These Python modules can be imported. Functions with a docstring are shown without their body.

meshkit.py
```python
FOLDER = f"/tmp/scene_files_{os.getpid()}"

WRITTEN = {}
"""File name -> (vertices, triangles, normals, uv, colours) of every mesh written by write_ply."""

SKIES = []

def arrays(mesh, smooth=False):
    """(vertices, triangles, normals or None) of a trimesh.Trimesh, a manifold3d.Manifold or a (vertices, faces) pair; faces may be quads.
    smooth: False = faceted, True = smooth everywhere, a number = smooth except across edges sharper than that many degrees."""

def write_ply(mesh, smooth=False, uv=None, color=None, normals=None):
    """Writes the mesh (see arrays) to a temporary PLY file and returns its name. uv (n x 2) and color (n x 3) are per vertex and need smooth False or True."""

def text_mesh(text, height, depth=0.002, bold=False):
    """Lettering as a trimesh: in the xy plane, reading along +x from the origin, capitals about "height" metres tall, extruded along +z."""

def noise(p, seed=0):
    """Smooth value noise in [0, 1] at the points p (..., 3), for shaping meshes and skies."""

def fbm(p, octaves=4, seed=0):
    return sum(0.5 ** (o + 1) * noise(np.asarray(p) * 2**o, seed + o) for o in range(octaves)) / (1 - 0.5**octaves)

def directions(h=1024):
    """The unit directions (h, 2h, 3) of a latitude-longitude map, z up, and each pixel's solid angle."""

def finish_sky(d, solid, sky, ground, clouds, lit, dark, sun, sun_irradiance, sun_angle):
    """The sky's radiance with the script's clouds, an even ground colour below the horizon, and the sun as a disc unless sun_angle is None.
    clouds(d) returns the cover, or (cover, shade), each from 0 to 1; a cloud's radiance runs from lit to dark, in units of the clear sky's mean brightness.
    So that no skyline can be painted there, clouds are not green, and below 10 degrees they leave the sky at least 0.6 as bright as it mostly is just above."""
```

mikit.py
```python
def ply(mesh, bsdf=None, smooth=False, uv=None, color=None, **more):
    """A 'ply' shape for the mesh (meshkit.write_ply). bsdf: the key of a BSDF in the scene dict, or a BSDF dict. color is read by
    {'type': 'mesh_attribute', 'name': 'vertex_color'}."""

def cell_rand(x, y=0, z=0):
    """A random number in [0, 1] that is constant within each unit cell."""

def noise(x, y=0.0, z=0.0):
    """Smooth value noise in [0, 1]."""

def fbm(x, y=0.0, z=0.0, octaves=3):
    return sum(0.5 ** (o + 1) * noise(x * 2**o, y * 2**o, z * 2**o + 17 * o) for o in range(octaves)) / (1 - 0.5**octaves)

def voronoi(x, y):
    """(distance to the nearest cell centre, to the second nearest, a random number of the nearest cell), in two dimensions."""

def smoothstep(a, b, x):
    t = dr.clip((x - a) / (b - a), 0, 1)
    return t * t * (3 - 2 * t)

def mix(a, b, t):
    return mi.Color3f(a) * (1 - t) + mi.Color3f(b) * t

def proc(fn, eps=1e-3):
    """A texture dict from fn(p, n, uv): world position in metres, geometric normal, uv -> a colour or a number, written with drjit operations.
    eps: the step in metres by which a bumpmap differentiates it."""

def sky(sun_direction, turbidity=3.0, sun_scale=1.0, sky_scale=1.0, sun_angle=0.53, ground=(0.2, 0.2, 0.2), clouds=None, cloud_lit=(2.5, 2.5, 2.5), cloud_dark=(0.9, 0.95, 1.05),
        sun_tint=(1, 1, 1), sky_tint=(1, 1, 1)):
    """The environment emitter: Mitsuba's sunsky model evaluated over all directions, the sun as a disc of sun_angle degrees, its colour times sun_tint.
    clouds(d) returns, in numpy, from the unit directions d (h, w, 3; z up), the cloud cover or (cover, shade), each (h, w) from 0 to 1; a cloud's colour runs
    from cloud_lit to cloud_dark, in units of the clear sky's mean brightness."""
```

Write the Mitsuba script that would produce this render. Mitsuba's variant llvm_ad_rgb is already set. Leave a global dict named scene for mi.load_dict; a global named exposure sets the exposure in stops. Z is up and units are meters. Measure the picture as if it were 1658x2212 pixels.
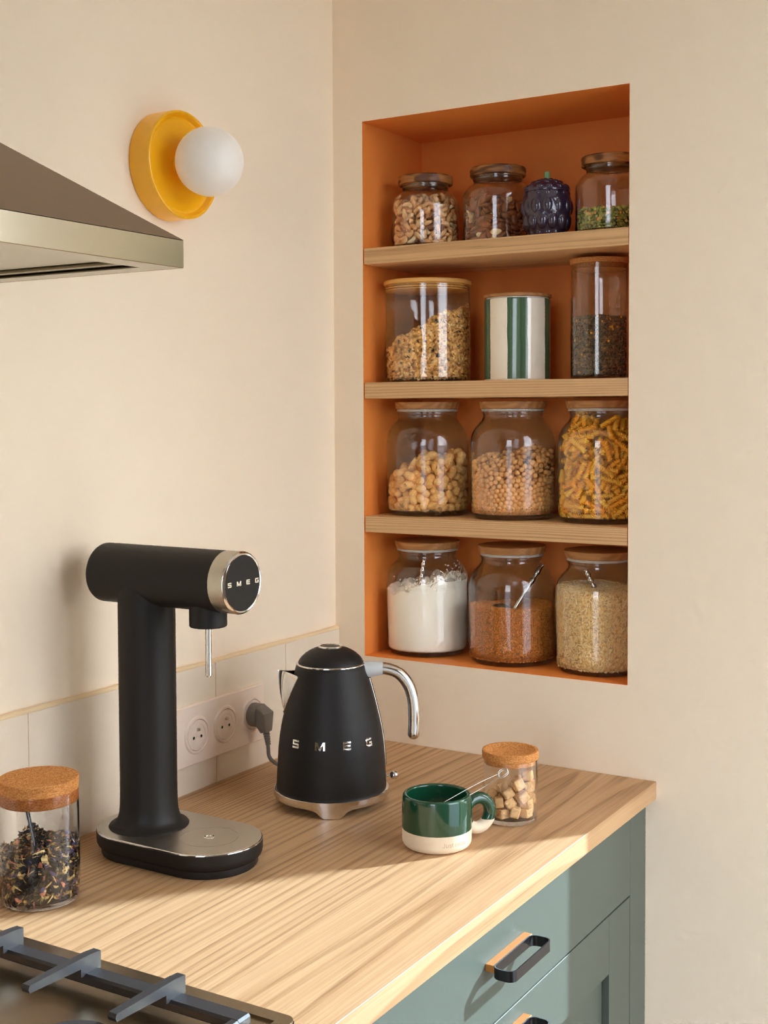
import math
import numpy as np
import trimesh
import manifold3d as m3
import shapely
from shapely.geometry import Polygon, LineString, Point
from shapely.ops import unary_union
from scipy.spatial import cKDTree
from scipy.spatial.transform import Rotation as Rot
import drjit as dr
import mitsuba as mi
import mikit
import meshkit

scene, labels = {}, {}
PI = math.pi
ZC = 0.9                      # height of the worktop's top above the floor; shapes below are given from the worktop

# ------------------------------------------------------------------ camera, sky, sun, exposure
EYE = np.array([-2.04173, -1.34428, 0.62527])
RIGHT = np.array([0.51693163, -0.85601567, -0.0043433])
UP = np.array([0.03754122, 0.01760094, 0.99914006])
FWD = np.array([0.8552031, 0.51665015, -0.04123436])
M = np.eye(4)
M[:3, 0], M[:3, 1], M[:3, 2], M[:3, 3] = -RIGHT, UP, FWD, EYE + [0, 0, ZC]
scene['camera'] = {'type': 'perspective', 'fov': 2 * math.degrees(math.atan(829 / 2736.174)), 'fov_axis': 'x',
                   'principal_point_offset_y': 0.04756, 'near_clip': 0.05, 'far_clip': 200.0,
                   'to_world': mi.ScalarTransform4f(M.tolist())}
SUN_EL = math.radians(28)
SUN = (0.8 * math.cos(SUN_EL), -0.6 * math.cos(SUN_EL), math.sin(SUN_EL))
scene['sky'] = mikit.sky(SUN, turbidity=4.0, sun_scale=0.23, sky_scale=1.0, sun_angle=1.6, ground=(0.27, 0.28, 0.28),
                         clouds=lambda d: (0.75 + 0 * d[..., 2], 0.15 + 0 * d[..., 2]), cloud_lit=(1.7, 1.74, 1.84), cloud_dark=(1.0, 1.0, 1.06),
                         sky_tint=(1.0, 1.02, 1.08), sun_tint=(0.67, 1.12, 2.15))
exposure = 5.25


# ------------------------------------------------------------------ helpers
def S(r, g, b):
    c = np.array([r, g, b]) / 255.0
    return tuple(float(x) for x in np.where(c < 0.04045, c / 12.92, ((c + 0.055) / 1.055) ** 2.4))


def rgb(c):
    return {'type': 'rgb', 'value': list(map(float, c))} if isinstance(c, (tuple, list, np.ndarray)) else c


def mat(name, c, rough=0.5, spec=0.5, metal=0.0, bump=None, coat=0.0, coat_gloss=0.95, **more):
    b = {'type': 'principled', 'base_color': rgb(c), 'roughness': rough, 'specular': spec, 'metallic': metal, **more}
    if coat:
        b['clearcoat'], b['clearcoat_gloss'] = coat, coat_gloss
    if bump:
        b = {'type': 'bumpmap', 'arbitrary': bump[0], 'scale': bump[1], 'bsdf': b}
    scene[name] = {'type': 'twosided', 'bsdf': b}
    return name


USED = {}


def num(key):
    n = USED.get(key, 0)
    USED[key] = n + 1
    return key if n == 0 else f'{key}_{n:03d}'


def tm(v, f):
    return trimesh.Trimesh(np.asarray(v, float), np.asarray(f, int), process=False)


def as_tm(m):
    if hasattr(m, 'to_mesh'):
        q = m.to_mesh()
        return tm(np.array(q.vert_properties[:, :3]), np.array(q.tri_verts))
    return m


def obj(key, mesh, bsdf, smooth=30, color=None, **more):
    """One shape of the scene; key may name its parent: 'kettle__body'."""
    key = num(key)
    mesh = as_tm(mesh)
    mesh = tm(mesh.vertices + [0, 0, ZC], mesh.faces)
    scene[key] = mikit.ply(mesh, bsdf, smooth=smooth, color=color, **more)
    return key


def tag(key, label, cat=None, group=None, kind=None):
    labels[key] = {'label': label}
    for k, v in (('category', cat), ('group', group), ('kind', kind)):
        if v:
            labels[key][k] = v
    return key


def cat_(*ms):
    return trimesh.util.concatenate([as_tm(m) for m in ms])


def move(m, t=(0, 0, 0), rz=0.0, R=None):
    m = as_tm(m)
    v = np.array(m.vertices)
    if R is not None:
        v = v @ np.asarray(R).T
    if rz:
        c, s = math.cos(rz), math.sin(rz)
        v = v @ np.array([[c, s, 0], [-s, c, 0], [0, 0, 1]])
    return tm(v + np.asarray(t, float), m.faces)


def lathe(prof, n=64, closed=False):
    """Revolves (radius, height) pairs about z; listed from the bottom outwards and up, the normals point outwards."""
    prof = np.asarray(prof, float)
    k = len(prof)
    a = np.arange(n) * 2 * PI / n
    v = np.stack([prof[None, :, 0] * np.cos(a)[:, None], prof[None, :, 0] * np.sin(a)[:, None], np.broadcast_to(prof[None, :, 1], (n, k))], -1).reshape(-1, 3)
    i, j = np.meshgrid(np.arange(n), np.arange(k if closed else k - 1), indexing='ij')
    i, j = i.ravel(), j.ravel()
    j2, i2 = (j + 1) % k, (i + 1) % n
    A, B, Cc, D = i * k + j, i2 * k + j, i2 * k + j2, i * k + j2
    f = np.vstack([np.stack([A, B, Cc], 1), np.stack([A, Cc, D], 1)])
    m = trimesh.Trimesh(v, f, process=False)
    m.merge_vertices()
    m.update_faces(m.nondegenerate_faces())
    return tm(m.vertices, m.faces)


def arc(cx, cy, r, a0, a1, n=6):
    return [(cx + r * math.cos(math.radians(a)), cy + r * math.sin(math.radians(a))) for a in np.linspace(a0, a1, n)]


def disc_prof(r, z0, z1, e=0.0015, n=4):
    """A solid disc with rounded edges."""
    return [(0, z0)] + arc(r - e, z0 + e, e, -90, 0, n) + arc(r - e, z1 - e, e, 0, 90, n) + [(0, z1)]


def bbox(x0, x1, y0, y1, z0, z1, b=0.001):
    """A box with chamfered edges, by two opposite corners."""
    c, h = np.array([(x0 + x1) / 2, (y0 + y1) / 2, (z0 + z1) / 2]), np.abs(np.array([x1 - x0, y1 - y0, z1 - z0])) / 2
    b = min(b, 0.45 * h.min())
    if b <= 0:
        return move(trimesh.creation.box(2 * h), c)
    pts = []
    for sx in (-1, 1):
        for sy in (-1, 1):
            for sz in (-1, 1):
                for k in range(3):
                    d = h - b
                    d[k] = h[k]
                    pts.append(c + d * [sx, sy, sz])
    return trimesh.convex.convex_hull(np.array(pts))


def tube(path, r, n=12, cap=True, squash=1.0, upv=(0, 0, 1)):
    """A tube of radius r (number or one per point) along the points."""
    p = np.asarray(path, float)
    k = len(p)
    r = np.broadcast_to(np.asarray(r, float), (k,))
    t = np.gradient(p, axis=0)
    t /= np.linalg.norm(t, axis=1, keepdims=True)
    s = np.cross(t[0], upv)
    if np.linalg.norm(s) < 1e-3:
        s = np.cross(t[0], [1, 0.3, 0.2])
    v, nrm = [], s / np.linalg.norm(s)
    a = np.arange(n) * 2 * PI / n
    for q in range(k):
        nrm = nrm - t[q] * (nrm @ t[q])
        nrm /= np.linalg.norm(nrm)
        bn = np.cross(t[q], nrm)
        v.append(p[q] + r[q] * (np.cos(a)[:, None] * nrm + squash * np.sin(a)[:, None] * bn))
    v = np.vstack(v)
    i, j = np.meshgrid(np.arange(k - 1), np.arange(n), indexing='ij')
    i, j = i.ravel(), j.ravel()
    j2 = (j + 1) % n
    A, B, Cc, D = i * n + j, i * n + j2, (i + 1) * n + j2, (i + 1) * n + j
    f = [np.stack([A, B, Cc], 1), np.stack([A, Cc, D], 1)]
    if cap:
        v = np.vstack([v, p[:1], p[-1:]])
        q = np.arange(n)
        q2 = (q + 1) % n
        f += [np.stack([q2, q, 0 * q + k * n], 1), np.stack([(k - 1) * n + q, (k - 1) * n + q2, 0 * q + k * n + 1], 1)]
    return tm(v, np.vstack(f))


def bez(*pts, n=16):
    """Catmull-Rom through the points."""
    p = np.asarray(pts, float)
    p = np.vstack([2 * p[0] - p[1], p, 2 * p[-1] - p[-2]])
    out = []
    for i in range(1, len(p) - 2):
        t = np.linspace(0, 1, n, endpoint=(i == len(p) - 3))[:, None]
        a, b, c, d = p[i - 1], p[i], p[i + 1], p[i + 2]
        out.append(0.5 * (2 * b + (c - a) * t + (2 * a - 5 * b + 4 * c - d) * t ** 2 + (3 * b - a - 3 * c + d) * t ** 3))
    return np.vstack(out)


def extrude(poly, h):
    ps = getattr(poly, 'geoms', [poly])
    return cat_(*[trimesh.creation.extrude_polygon(p, h, engine='earcut') for p in ps])


def lateral(c):
    """Unit vectors at c: away from the camera and to the right as the camera sees it."""
    d = np.array([c[0] - EYE[0], c[1] - EYE[1]])
    d /= np.hypot(*d)
    return d, np.array([d[1], -d[0]])


# ------------------------------------------------------------------ materials
P_ = mikit


def _plaster(p, n, uv):
    return P_.fbm(p.x * 260, p.y * 260, p.z * 260, 2) + 0.8 * P_.noise(p.x * 70, p.y * 70, p.z * 70)


plaster = mikit.proc(_plaster, eps=0.0008)
mat('wall_paint', S(236, 218, 191), 0.62, 0.3, bump=(plaster, 0.00035))
mat('ceiling_paint', S(226, 220, 210), 0.8, 0.2)
mat('orange_paint', S(222, 130, 58), 0.5, 0.35)
mat('floor_paint', S(128, 110, 92), 0.5, 0.3)
mat('plain_paint', S(140, 126, 110), 0.7, 0.2)


def oak_color(u, v, w, light, mid, dark, scale=1.0):
    """Oak with the grain along u: stretched growth lines that swing into long loops, pores and fine streaks."""
    g = 3.6 * P_.fbm(u * 0.17 * scale + 3.1, v * 5.0 * scale, w * 3 + 1.7, 2) + 0.03 * P_.noise(u * 4.0 * scale, v * 60 * scale, 2.0) + w * 9 + v * 3
    ph = g * 13.0
    ring = ph - dr.floor(ph)
    line = P_.smoothstep(0.35, 0.88, ring) * (1 - P_.smoothstep(0.90, 1.0, ring))
    amp = 0.35 + 0.65 * P_.noise(u * 1.6 * scale, v * 45 * scale, 5.0)
    fine = P_.noise(u * 7 * scale, v * 420 * scale, w * 400)
    fine2 = P_.noise(u * 11 * scale, v * 900 * scale, w * 600 + 9)
    pore = P_.smoothstep(0.60, 0.85, fine2)
    c = P_.mix(light, mid, dr.clip(0.10 + 0.50 * line * amp + 0.55 * (fine - 0.35), 0, 1))
    return P_.mix(c, dark, dr.clip(0.30 * pore * (0.4 + 0.6 * line) + 0.26 * line * amp, 0, 1))


OAK = (S(186, 149, 109), S(160, 120, 79), S(110, 73, 42))
oak_top = mikit.proc(lambda p, n, uv: oak_color(p.x, p.y, p.z, *OAK))
oak_shelf = mikit.proc(lambda p, n, uv: oak_color(p.y + 4.0, p.z * 1.3, p.x, S(214, 172, 122), S(186, 140, 90), S(132, 88, 46), 1.6))
mat('oak_worktop', oak_top, 0.48, 0.3)
mat('oak_shelf_wood', oak_shelf, 0.45, 0.4)


def _dark_wood(p, n, uv):
    g = P_.fbm(p.x * 16, p.y * 11, p.z * 26, 3) * 5.0 + p.z * 6
    s = 0.5 + 0.5 * dr.sin(g * 6.28)
    fine = P_.noise(p.x * 90, p.y * 90, p.z * 700)
    c = P_.mix(S(92, 52, 24), S(186, 126, 66), P_.smoothstep(0.05, 0.8, s) * (0.35 + 0.65 * P_.noise(p.x * 30, p.y * 22, p.z * 40)))
    return P_.mix(c, S(70, 40, 20), dr.clip(0.9 * (fine - 0.45), 0, 1))


mat('acacia_wood', mikit.proc(_dark_wood), 0.42, 0.45)


def _mid_wood(p, n, uv):
    g = P_.fbm(p.x * 10, p.y * 6, p.z * 20, 2) * 5 + p.x * 60
    s = 0.5 + 0.5 * dr.sin(g * 6.28)
    return P_.mix(S(150, 98, 52), S(196, 142, 86), 0.25 + 0.75 * s * P_.noise(p.x * 200, p.y * 30, p.z * 300))


mat('lid_wood', mikit.proc(_mid_wood), 0.5, 0.4)
mat('bamboo', S(216, 160, 84), 0.4, 0.45)


def _cork(p, n, uv):
    a = P_.fbm(p.x * 620, p.y * 620, p.z * 620, 2)
    b = P_.noise(p.x * 900, p.y * 900, p.z * 900)
    c = P_.mix(S(172, 108, 54), S(206, 144, 82), P_.smoothstep(0.2, 0.8, a))
    return P_.mix(c, S(112, 62, 28), 0.7 * P_.smoothstep(0.74, 0.95, b))


mat('cork', mikit.proc(_cork), 0.8, 0.25)
scene['thin_glass'] = {'type': 'thindielectric', 'int_ior': 1.5}
scene['thick_glass'] = {'type': 'dielectric', 'int_ior': 1.5}
mat('seal_ring', S(206, 200, 188), 0.25, 0.5)
mat('vertex_matte', {'type': 'mesh_attribute', 'name': 'vertex_color'}, 0.62, 0.35)
mat('vertex_gloss', {'type': 'mesh_attribute', 'name': 'vertex_color'}, 0.32, 0.5)
mat('matte_black', S(27, 24, 21), 0.5, 0.28)
mat('black_plastic', S(22, 21, 21), 0.4, 0.4)
mat('void_black', S(8, 7, 7), 0.9, 0.1)
scene['chrome'] = {'type': 'twosided', 'bsdf': {'type': 'roughconductor', 'material': 'none', 'alpha': 0.018, 'specular_reflectance': {'type': 'rgb', 'value': [0.83, 0.81, 0.78]}}}
mat('satin_steel', S(196, 190, 178), 0.32, 0.5, 1.0)


def _brush(p, n, uv):
    return P_.noise(p.x * 30, p.y * 2600, p.z * 2600)


mat('brushed_steel', S(192, 186, 174), 0.34, 0.5, 1.0, bump=(mikit.proc(_brush, eps=0.0002), 0.00002))
mat('hood_steel', S(172, 163, 143), 0.22, 0.5, 1.0)
mat('hood_steel_dimmed', S(150, 130, 112), 0.38, 0.5, 1.0)  # same steel, darker: the dim room it mirrors is put into the colour
mat('hob_steel', S(150, 134, 110), 0.34, 0.5, 1.0)
mat('cast_iron', S(38, 36, 36), 0.5, 0.5)
mat('brass', S(200, 140, 60), 0.3, 0.5, 1.0)
mat('yellow_ceramic', S(236, 172, 14), 0.22, 0.55, coat=0.6)
scene['opal_glass'] = {'type': 'twosided', 'bsdf': {'type': 'principled', 'base_color': rgb(S(232, 224, 212)), 'roughness': 0.48, 'specular': 0.5}}
mat('tile_glaze', S(222, 206, 182), 0.3, 0.45)
mat('caulk', S(226, 198, 156), 0.6, 0.3)
mat('grout', S(200, 180, 158), 0.8, 0.2)
mat('white_plastic', S(232, 212, 192), 0.3, 0.5)
mat('grey_rubber', S(116, 108, 98), 0.5, 0.4)
mat('sage_paint', S(80, 87, 77), 0.42, 0.35)
mat('handle_black', S(24, 22, 24), 0.22, 0.5)
mat('handle_oak', S(172, 112, 50), 0.5, 0.4)
mat('green_glaze', S(4, 60, 38), 0.06, 0.6, coat=1.0, coat_gloss=0.98)
mat('cream_clay', S(222, 205, 178), 0.7, 0.3)
mat('clay_letter_shade', S(188, 168, 138), 0.7, 0.3)  # same clay, darker: the shade of the pressed letters put into the colour
mat('cream_glaze', S(236, 226, 206), 0.15, 0.55, coat=0.8)
mat('stripe_green', S(70, 104, 72), 0.15, 0.55, coat=0.8)
mat('berry_glaze', S(42, 29, 50), 0.1, 0.6, coat=1.0, coat_gloss=0.98)
mat('stem_green', S(110, 150, 104), 0.25, 0.5)
mat('letter_cream', S(232, 216, 188), 0.5, 0.4)
mat('light_grey', S(186, 188, 186), 0.4, 0.4)

# ------------------------------------------------------------------ the room
NY0, NY1, NZ0, NZ1, ND = -0.0657, -0.5925, 0.1573, 1.1698, 0.2276     # the niche in the right wall
CEIL, FLOOR = 1.75, -ZC
YW, XW, TH = -1.78, -3.3, 0.32                                        # window wall, far wall, wall thickness


def solid(x0, x1, y0, y1, z0, z1):
    return m3.Manifold.cube([x1 - x0, y1 - y0, z1 - z0]).translate([x0, y0, z0])


right = solid(0, TH, YW - 0.3, 0.3, FLOOR - 0.1, CEIL + 0.1)
right -= solid(-0.1, ND, NY1, NY0, NZ0, NZ1)
right -= solid(-0.1, TH + 0.1, -1.72, -0.876, -0.06, 1.06)
obj('wall_right', right, 'wall_paint', smooth=False)
tag('wall_right', 'cream plaster wall with the orange shelf niche', kind='structure')
obj('wall_left', solid(XW - 0.3, TH, 0, 0.2, FLOOR - 0.1, CEIL + 0.1), 'wall_paint', smooth=False)
tag('wall_left', 'cream plaster wall behind the worktop and the yellow lamp', kind='structure')
back = solid(XW - 0.3, TH, YW - 0.2, YW, FLOOR - 0.1, CEIL + 0.1) - solid(-1.02, -0.06, YW - 0.3, YW + 0.1, FLOOR + 0.02, 1.62)
obj('wall_window', back, 'plain_paint', smooth=False)
tag('wall_window', 'cream wall with the tall window, behind the camera', kind='structure')
far = solid(XW - 0.2, XW, YW - 0.2, 0.2, FLOOR - 0.1, CEIL + 0.1) - solid(XW - 0.3, XW + 0.1, -1.74, -0.84, FLOOR + 0.02, 1.7)
obj('wall_far', far, 'plain_paint', smooth=False)
tag('wall_far', 'cream wall with a narrow window, behind the camera', kind='structure')
obj('floor', bbox(XW - 0.2, TH, YW - 0.2, 0.2, FLOOR - 0.1, FLOOR, 0), 'floor_paint', smooth=False)
tag('floor', 'light wooden kitchen floor', kind='structure')
obj('ceiling', bbox(XW - 0.2, TH, YW - 0.2, 0.2, CEIL, CEIL + 0.1, 0), 'ceiling_paint', smooth=False)
tag('ceiling', 'plain white ceiling', kind='structure')
# the niche's orange lining, five painted faces
t = 0.0004
for nm, q in (('back', (ND - t, ND + 0.01, NY1, NY0, NZ0, NZ1)), ('side', (0.0, ND, NY0 - t, NY0 + 0.01, NZ0, NZ1)), ('side', (0.0, ND, NY1 - 0.01, NY1 + t, NZ0, NZ1)),
              ('top', (0.0, ND, NY1, NY0, NZ1 - t, NZ1 + 0.01)), ('bottom', (0.0, ND, NY1, NY0, NZ0 - 0.01, NZ0 + t))):
    k = obj(f'wall_right__niche_{nm}', bbox(max(q[0], 0.0004), *q[1:], 0), 'orange_paint', smooth=False)
    labels[k] = {'label': f'burnt orange painted {nm} of the niche'}

# splashback tiles on the left wall
TT = 0.0088
seams = [0.0, -0.1786, -0.3809, -0.588, -0.7962, -1.002, -1.208, -1.414, -1.62, -1.826]
for a, b in zip(seams[:-1], seams[1:]):
    obj('wall_left__tile', bbox(b + 0.0006, a - 0.0006, -TT, -0.001, 0.0012, 0.2045, 0.0006), 'tile_glaze', smooth=False)
obj('wall_left__grout', bbox(-1.83, 0, -TT + 0.0012, -0.0005, 0, 0.2045, 0), 'grout', smooth=False)
cz = bez(*[(x, -0.0042 + 0.0006 * math.sin(x * 31), 0.2062 + 0.0007 * math.sin(x * 23 + 1)) for x in np.linspace(-1.83, -0.001, 24)], n=4)
obj('wall_left__sealant_bead', tube(cz, 0.0048, 8), 'caulk', smooth=True)
labels['wall_left__sealant_bead'] = {'label': 'cream sealant bead along the top of the tiles'}

# a clipped hedge outside the right-hand opening, mirrored in the hood's steel band; unseen, its top raised to block low sky light
hn = 70
hu, hv = np.meshgrid(np.linspace(0, 1, hn), np.arange(24) * 2 * PI / 24, indexing='ij')
hx_ = 3.3 + 0.42 * np.sign(np.cos(hv)) * np.abs(np.cos(hv)) ** 0.6
hz_ = 0.45 + 1.47 * np.sign(np.sin(hv)) * np.abs(np.sin(hv)) ** 0.5
hy_ = -0.6 - 4.2 * hu
hp_ = np.stack([hx_, hy_, hz_], -1).reshape(-1, 3)
hp_ = hp_ + 0.16 * np.stack([meshkit.fbm(hp_ * 5 + q, 3, q) - 0.5 for q in (3, 7, 11)], -1)
i, j = np.meshgrid(np.arange(hn - 1), np.arange(24), indexing='ij')
i, j = i.ravel(), j.ravel()
j2 = (j + 1) % 24
hf_ = np.vstack([np.stack([i * 24 + j, i * 24 + j2, (i + 1) * 24 + j2], 1), np.stack([i * 24 + j, (i + 1) * 24 + j2, (i + 1) * 24 + j], 1)])
mat('hedge_leaves', mikit.proc(lambda p, n, uv: P_.mix(S(24, 32, 12), S(64, 74, 36), P_.fbm(p.x * 16, p.y * 16, p.z * 16, 2))), 0.7, 0.3)
obj('hedge', tm(hp_, hf_), 'hedge_leaves', smooth=True)
tag('hedge', 'unseen green clipped hedge outside the kitchen, raised to block low sky', kind='stuff')

# ------------------------------------------------------------------ shelves
ST = 0.0305
for i, (zt, w_) in enumerate(((0.9325, 'topmost oak shelf board in the orange niche, carrying the nut jars and the berry pot'),
                              (0.6795, 'middle oak shelf board in the orange niche, under the green striped canister'),
                              (0.4254, 'lowest oak shelf board in the orange niche, under the peanut, chickpea and pasta jars'))):
    k = obj('shelf', bbox(0.0012, ND - t, NY1 + 0.0012, NY0 - 0.0014, zt - ST, zt, 0.0011), 'oak_shelf_wood', smooth=False)
    tag(k, w_, 'shelf')

# ------------------------------------------------------------------ worktop, cabinet, handles
WF, WT = -0.6438, 0.0302
HX, HY0, HY1 = -0.998, -0.095, -0.6075      # the hob's right edge, back and front
top = bbox(-2.0, -0.0006, WF, -0.0012, -WT, 0.0, 0.0007)
obj('worktop', top, 'oak_worktop', smooth=False)
tag('worktop', 'oak worktop with straight grain along its front edge', 'worktop')
CF = CF0 = -0.6256
cab = 'base_cabinet'
tag(cab, 'sage green base cabinet with drawers under the oak worktop', 'cabinet')
obj(cab + '__carcass', bbox(-1.98, -0.0745, CF + 0.02, -0.02, -0.80, -WT - 0.001, 0), 'sage_paint', smooth=False)
obj(cab + '__filler_panel', bbox(-0.0738, -0.0006, CF, -0.03, -0.80, -WT - 0.0005, 0.0008), 'sage_paint', smooth=False)
obj(cab + '__plinth', bbox(-1.98, -0.001, CF + 0.06, CF + 0.075, FLOOR, -0.80, 0), 'sage_paint', smooth=False)
XL = -0.945
d1 = obj(cab + '__drawer', bbox(XL, -0.0748, CF, CF + 0.02, -0.1735, -WT - 0.0015, 0.0008), 'sage_paint', smooth=False)
d2 = num(cab + '__drawer')
z1, z0 = -0.1765, -0.46
obj(d2 + '__top_rail', bbox(XL + 0.0924, -0.1676, CF + 0.0006, CF + 0.0206, z1 - 0.0935, z1, 0.0006), 'sage_paint', smooth=False)
obj(d2 + '__bottom_rail', bbox(XL + 0.0924, -0.1676, CF + 0.0006, CF + 0.0206, z0, z0 + 0.0935, 0.0006), 'sage_paint', smooth=False)
for a, b in ((-0.1672, -0.0752), (XL, XL + 0.092)):
    obj(d2 + '__stile', bbox(a, b, CF + 0.0004, CF + 0.0206, z0, z1, 0.0006), 'sage_paint', smooth=False)
obj(d2 + '__recessed_panel', bbox(XL + 0.0915, -0.1712, CF + 0.0115, CF + 0.0205, z0 + 0.09, z1 - 0.093, 0), 'sage_paint', smooth=False)
d3 = obj(cab + '__drawer', bbox(XL, -0.0748, CF, CF + 0.02, -0.79, z0 - 0.003, 0.0008), 'sage_paint', smooth=False)
for x0 in (XL - 0.6 - 0.003,):
    obj(cab + '__drawer', bbox(x0, XL - 0.003, CF, CF + 0.02, -0.79, -WT - 0.0015, 0.0008), 'sage_paint', smooth=False)


def pull(zc, what, dy=0.0):
    CF = CF0 + dy
    t_ = num('drawer_handle')
    x0, x1 = -0.614, -0.492
    xm = (x0 + x1) / 2
    obj(t_ + '__spacer', bbox(x0 + 0.008, x1 + 0.004, CF - 0.0125, CF + 0.0004, zc - 0.0048, zc + 0.0048, 0.0006), 'handle_oak', smooth=False)
    labels[t_ + '__spacer'] = {'label': 'golden oak spacer block'}
    ya, yb = CF - 0.0126, CF - 0.0440
    outer = shapely.box(x0, yb, x1, ya).buffer(-0.011).buffer(0.011, quad_segs=10)
    ring = outer.difference(outer.buffer(-0.0019, quad_segs=10))
    obj(t_ + '__loop', move(extrude(ring, 0.0142), (0, 0, zc - 0.0082)), 'handle_black', smooth=30)
    tag(t_, what, 'handle', 'loop handles on the green drawers')


pull(-0.0905, 'black metal loop handle with an oak spacer on the upper green drawer')
pull(-0.2035, 'black metal loop handle on the lower green drawer, just above the picture edge', 0.0006)

# ------------------------------------------------------------------ gas hob
hob = 'gas_hob'
tag(hob, 'stainless steel gas hob with black cast iron pan supports', 'hob')
plate = shapely.box(HX - 0.576, HY1, HX, HY0).buffer(-0.012).buffer(0.012, quad_segs=8)
inner = plate.buffer(-0.017, quad_segs=8)
obj(hob + '__rim', move(extrude(plate.difference(inner), 0.0032), (0, 0, 0.0006)), 'hob_steel', smooth=30)
obj(hob + '__tray', move(extrude(inner, 0.0012), (0, 0, -0.0002)), 'hob_steel', smooth=False)
obj(hob + '__gasket', move(extrude(plate.buffer(0.001), 0.0008), (0, 0, -0.0002)), 'void_black', smooth=False)
GX = HX - 0.048                                      # the pan support's right bar
for y0, y1 in ((HY0 - 0.035, HY1 + 0.022),):
    sup = num(hob + '__pan_support')
    for x in (GX, GX - 0.245):
        obj(sup + '__side_bar', bbox(x - 0.0225, x, y1, y0, 0.012, 0.024, 0.0025), 'cast_iron', smooth=False)
    for y in (y0, y1 + 0.012):
        obj(sup + '__cross_bar', bbox(GX - 0.2665, GX, y - 0.012, y, 0.012, 0.0235, 0.0025), 'cast_iron', smooth=False)
    for y in (-0.255, -0.3735, -0.492):
        f_ = LineString([(0, 0), (0.024, 0), (0.029, 0.0)]).buffer(0.001)
        prof = Polygon([(0.004, 0.022), (-0.026, 0.022), (-0.026, 0.031), (-0.098, 0.034), (-0.100, 0.038), (-0.098, 0.042), (-0.012, 0.0425), (0.004, 0.041)])
        bar = move(extrude(prof, 0.0105), (0, 0, -0.00525))
        R_ = np.array([[1, 0, 0], [0, 0, -1], [0, 1, 0]])
        obj(sup + '__finger', move(bar, (GX - 0.001, y, 0), R=R_), 'cast_iron', smooth=30)
        obj(sup + '__finger', move(move(bar, R=np.diag([-1, 1, 1])), (GX - 0.2655, y, 0), R=R_), 'cast_iron', smooth=30)
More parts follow.
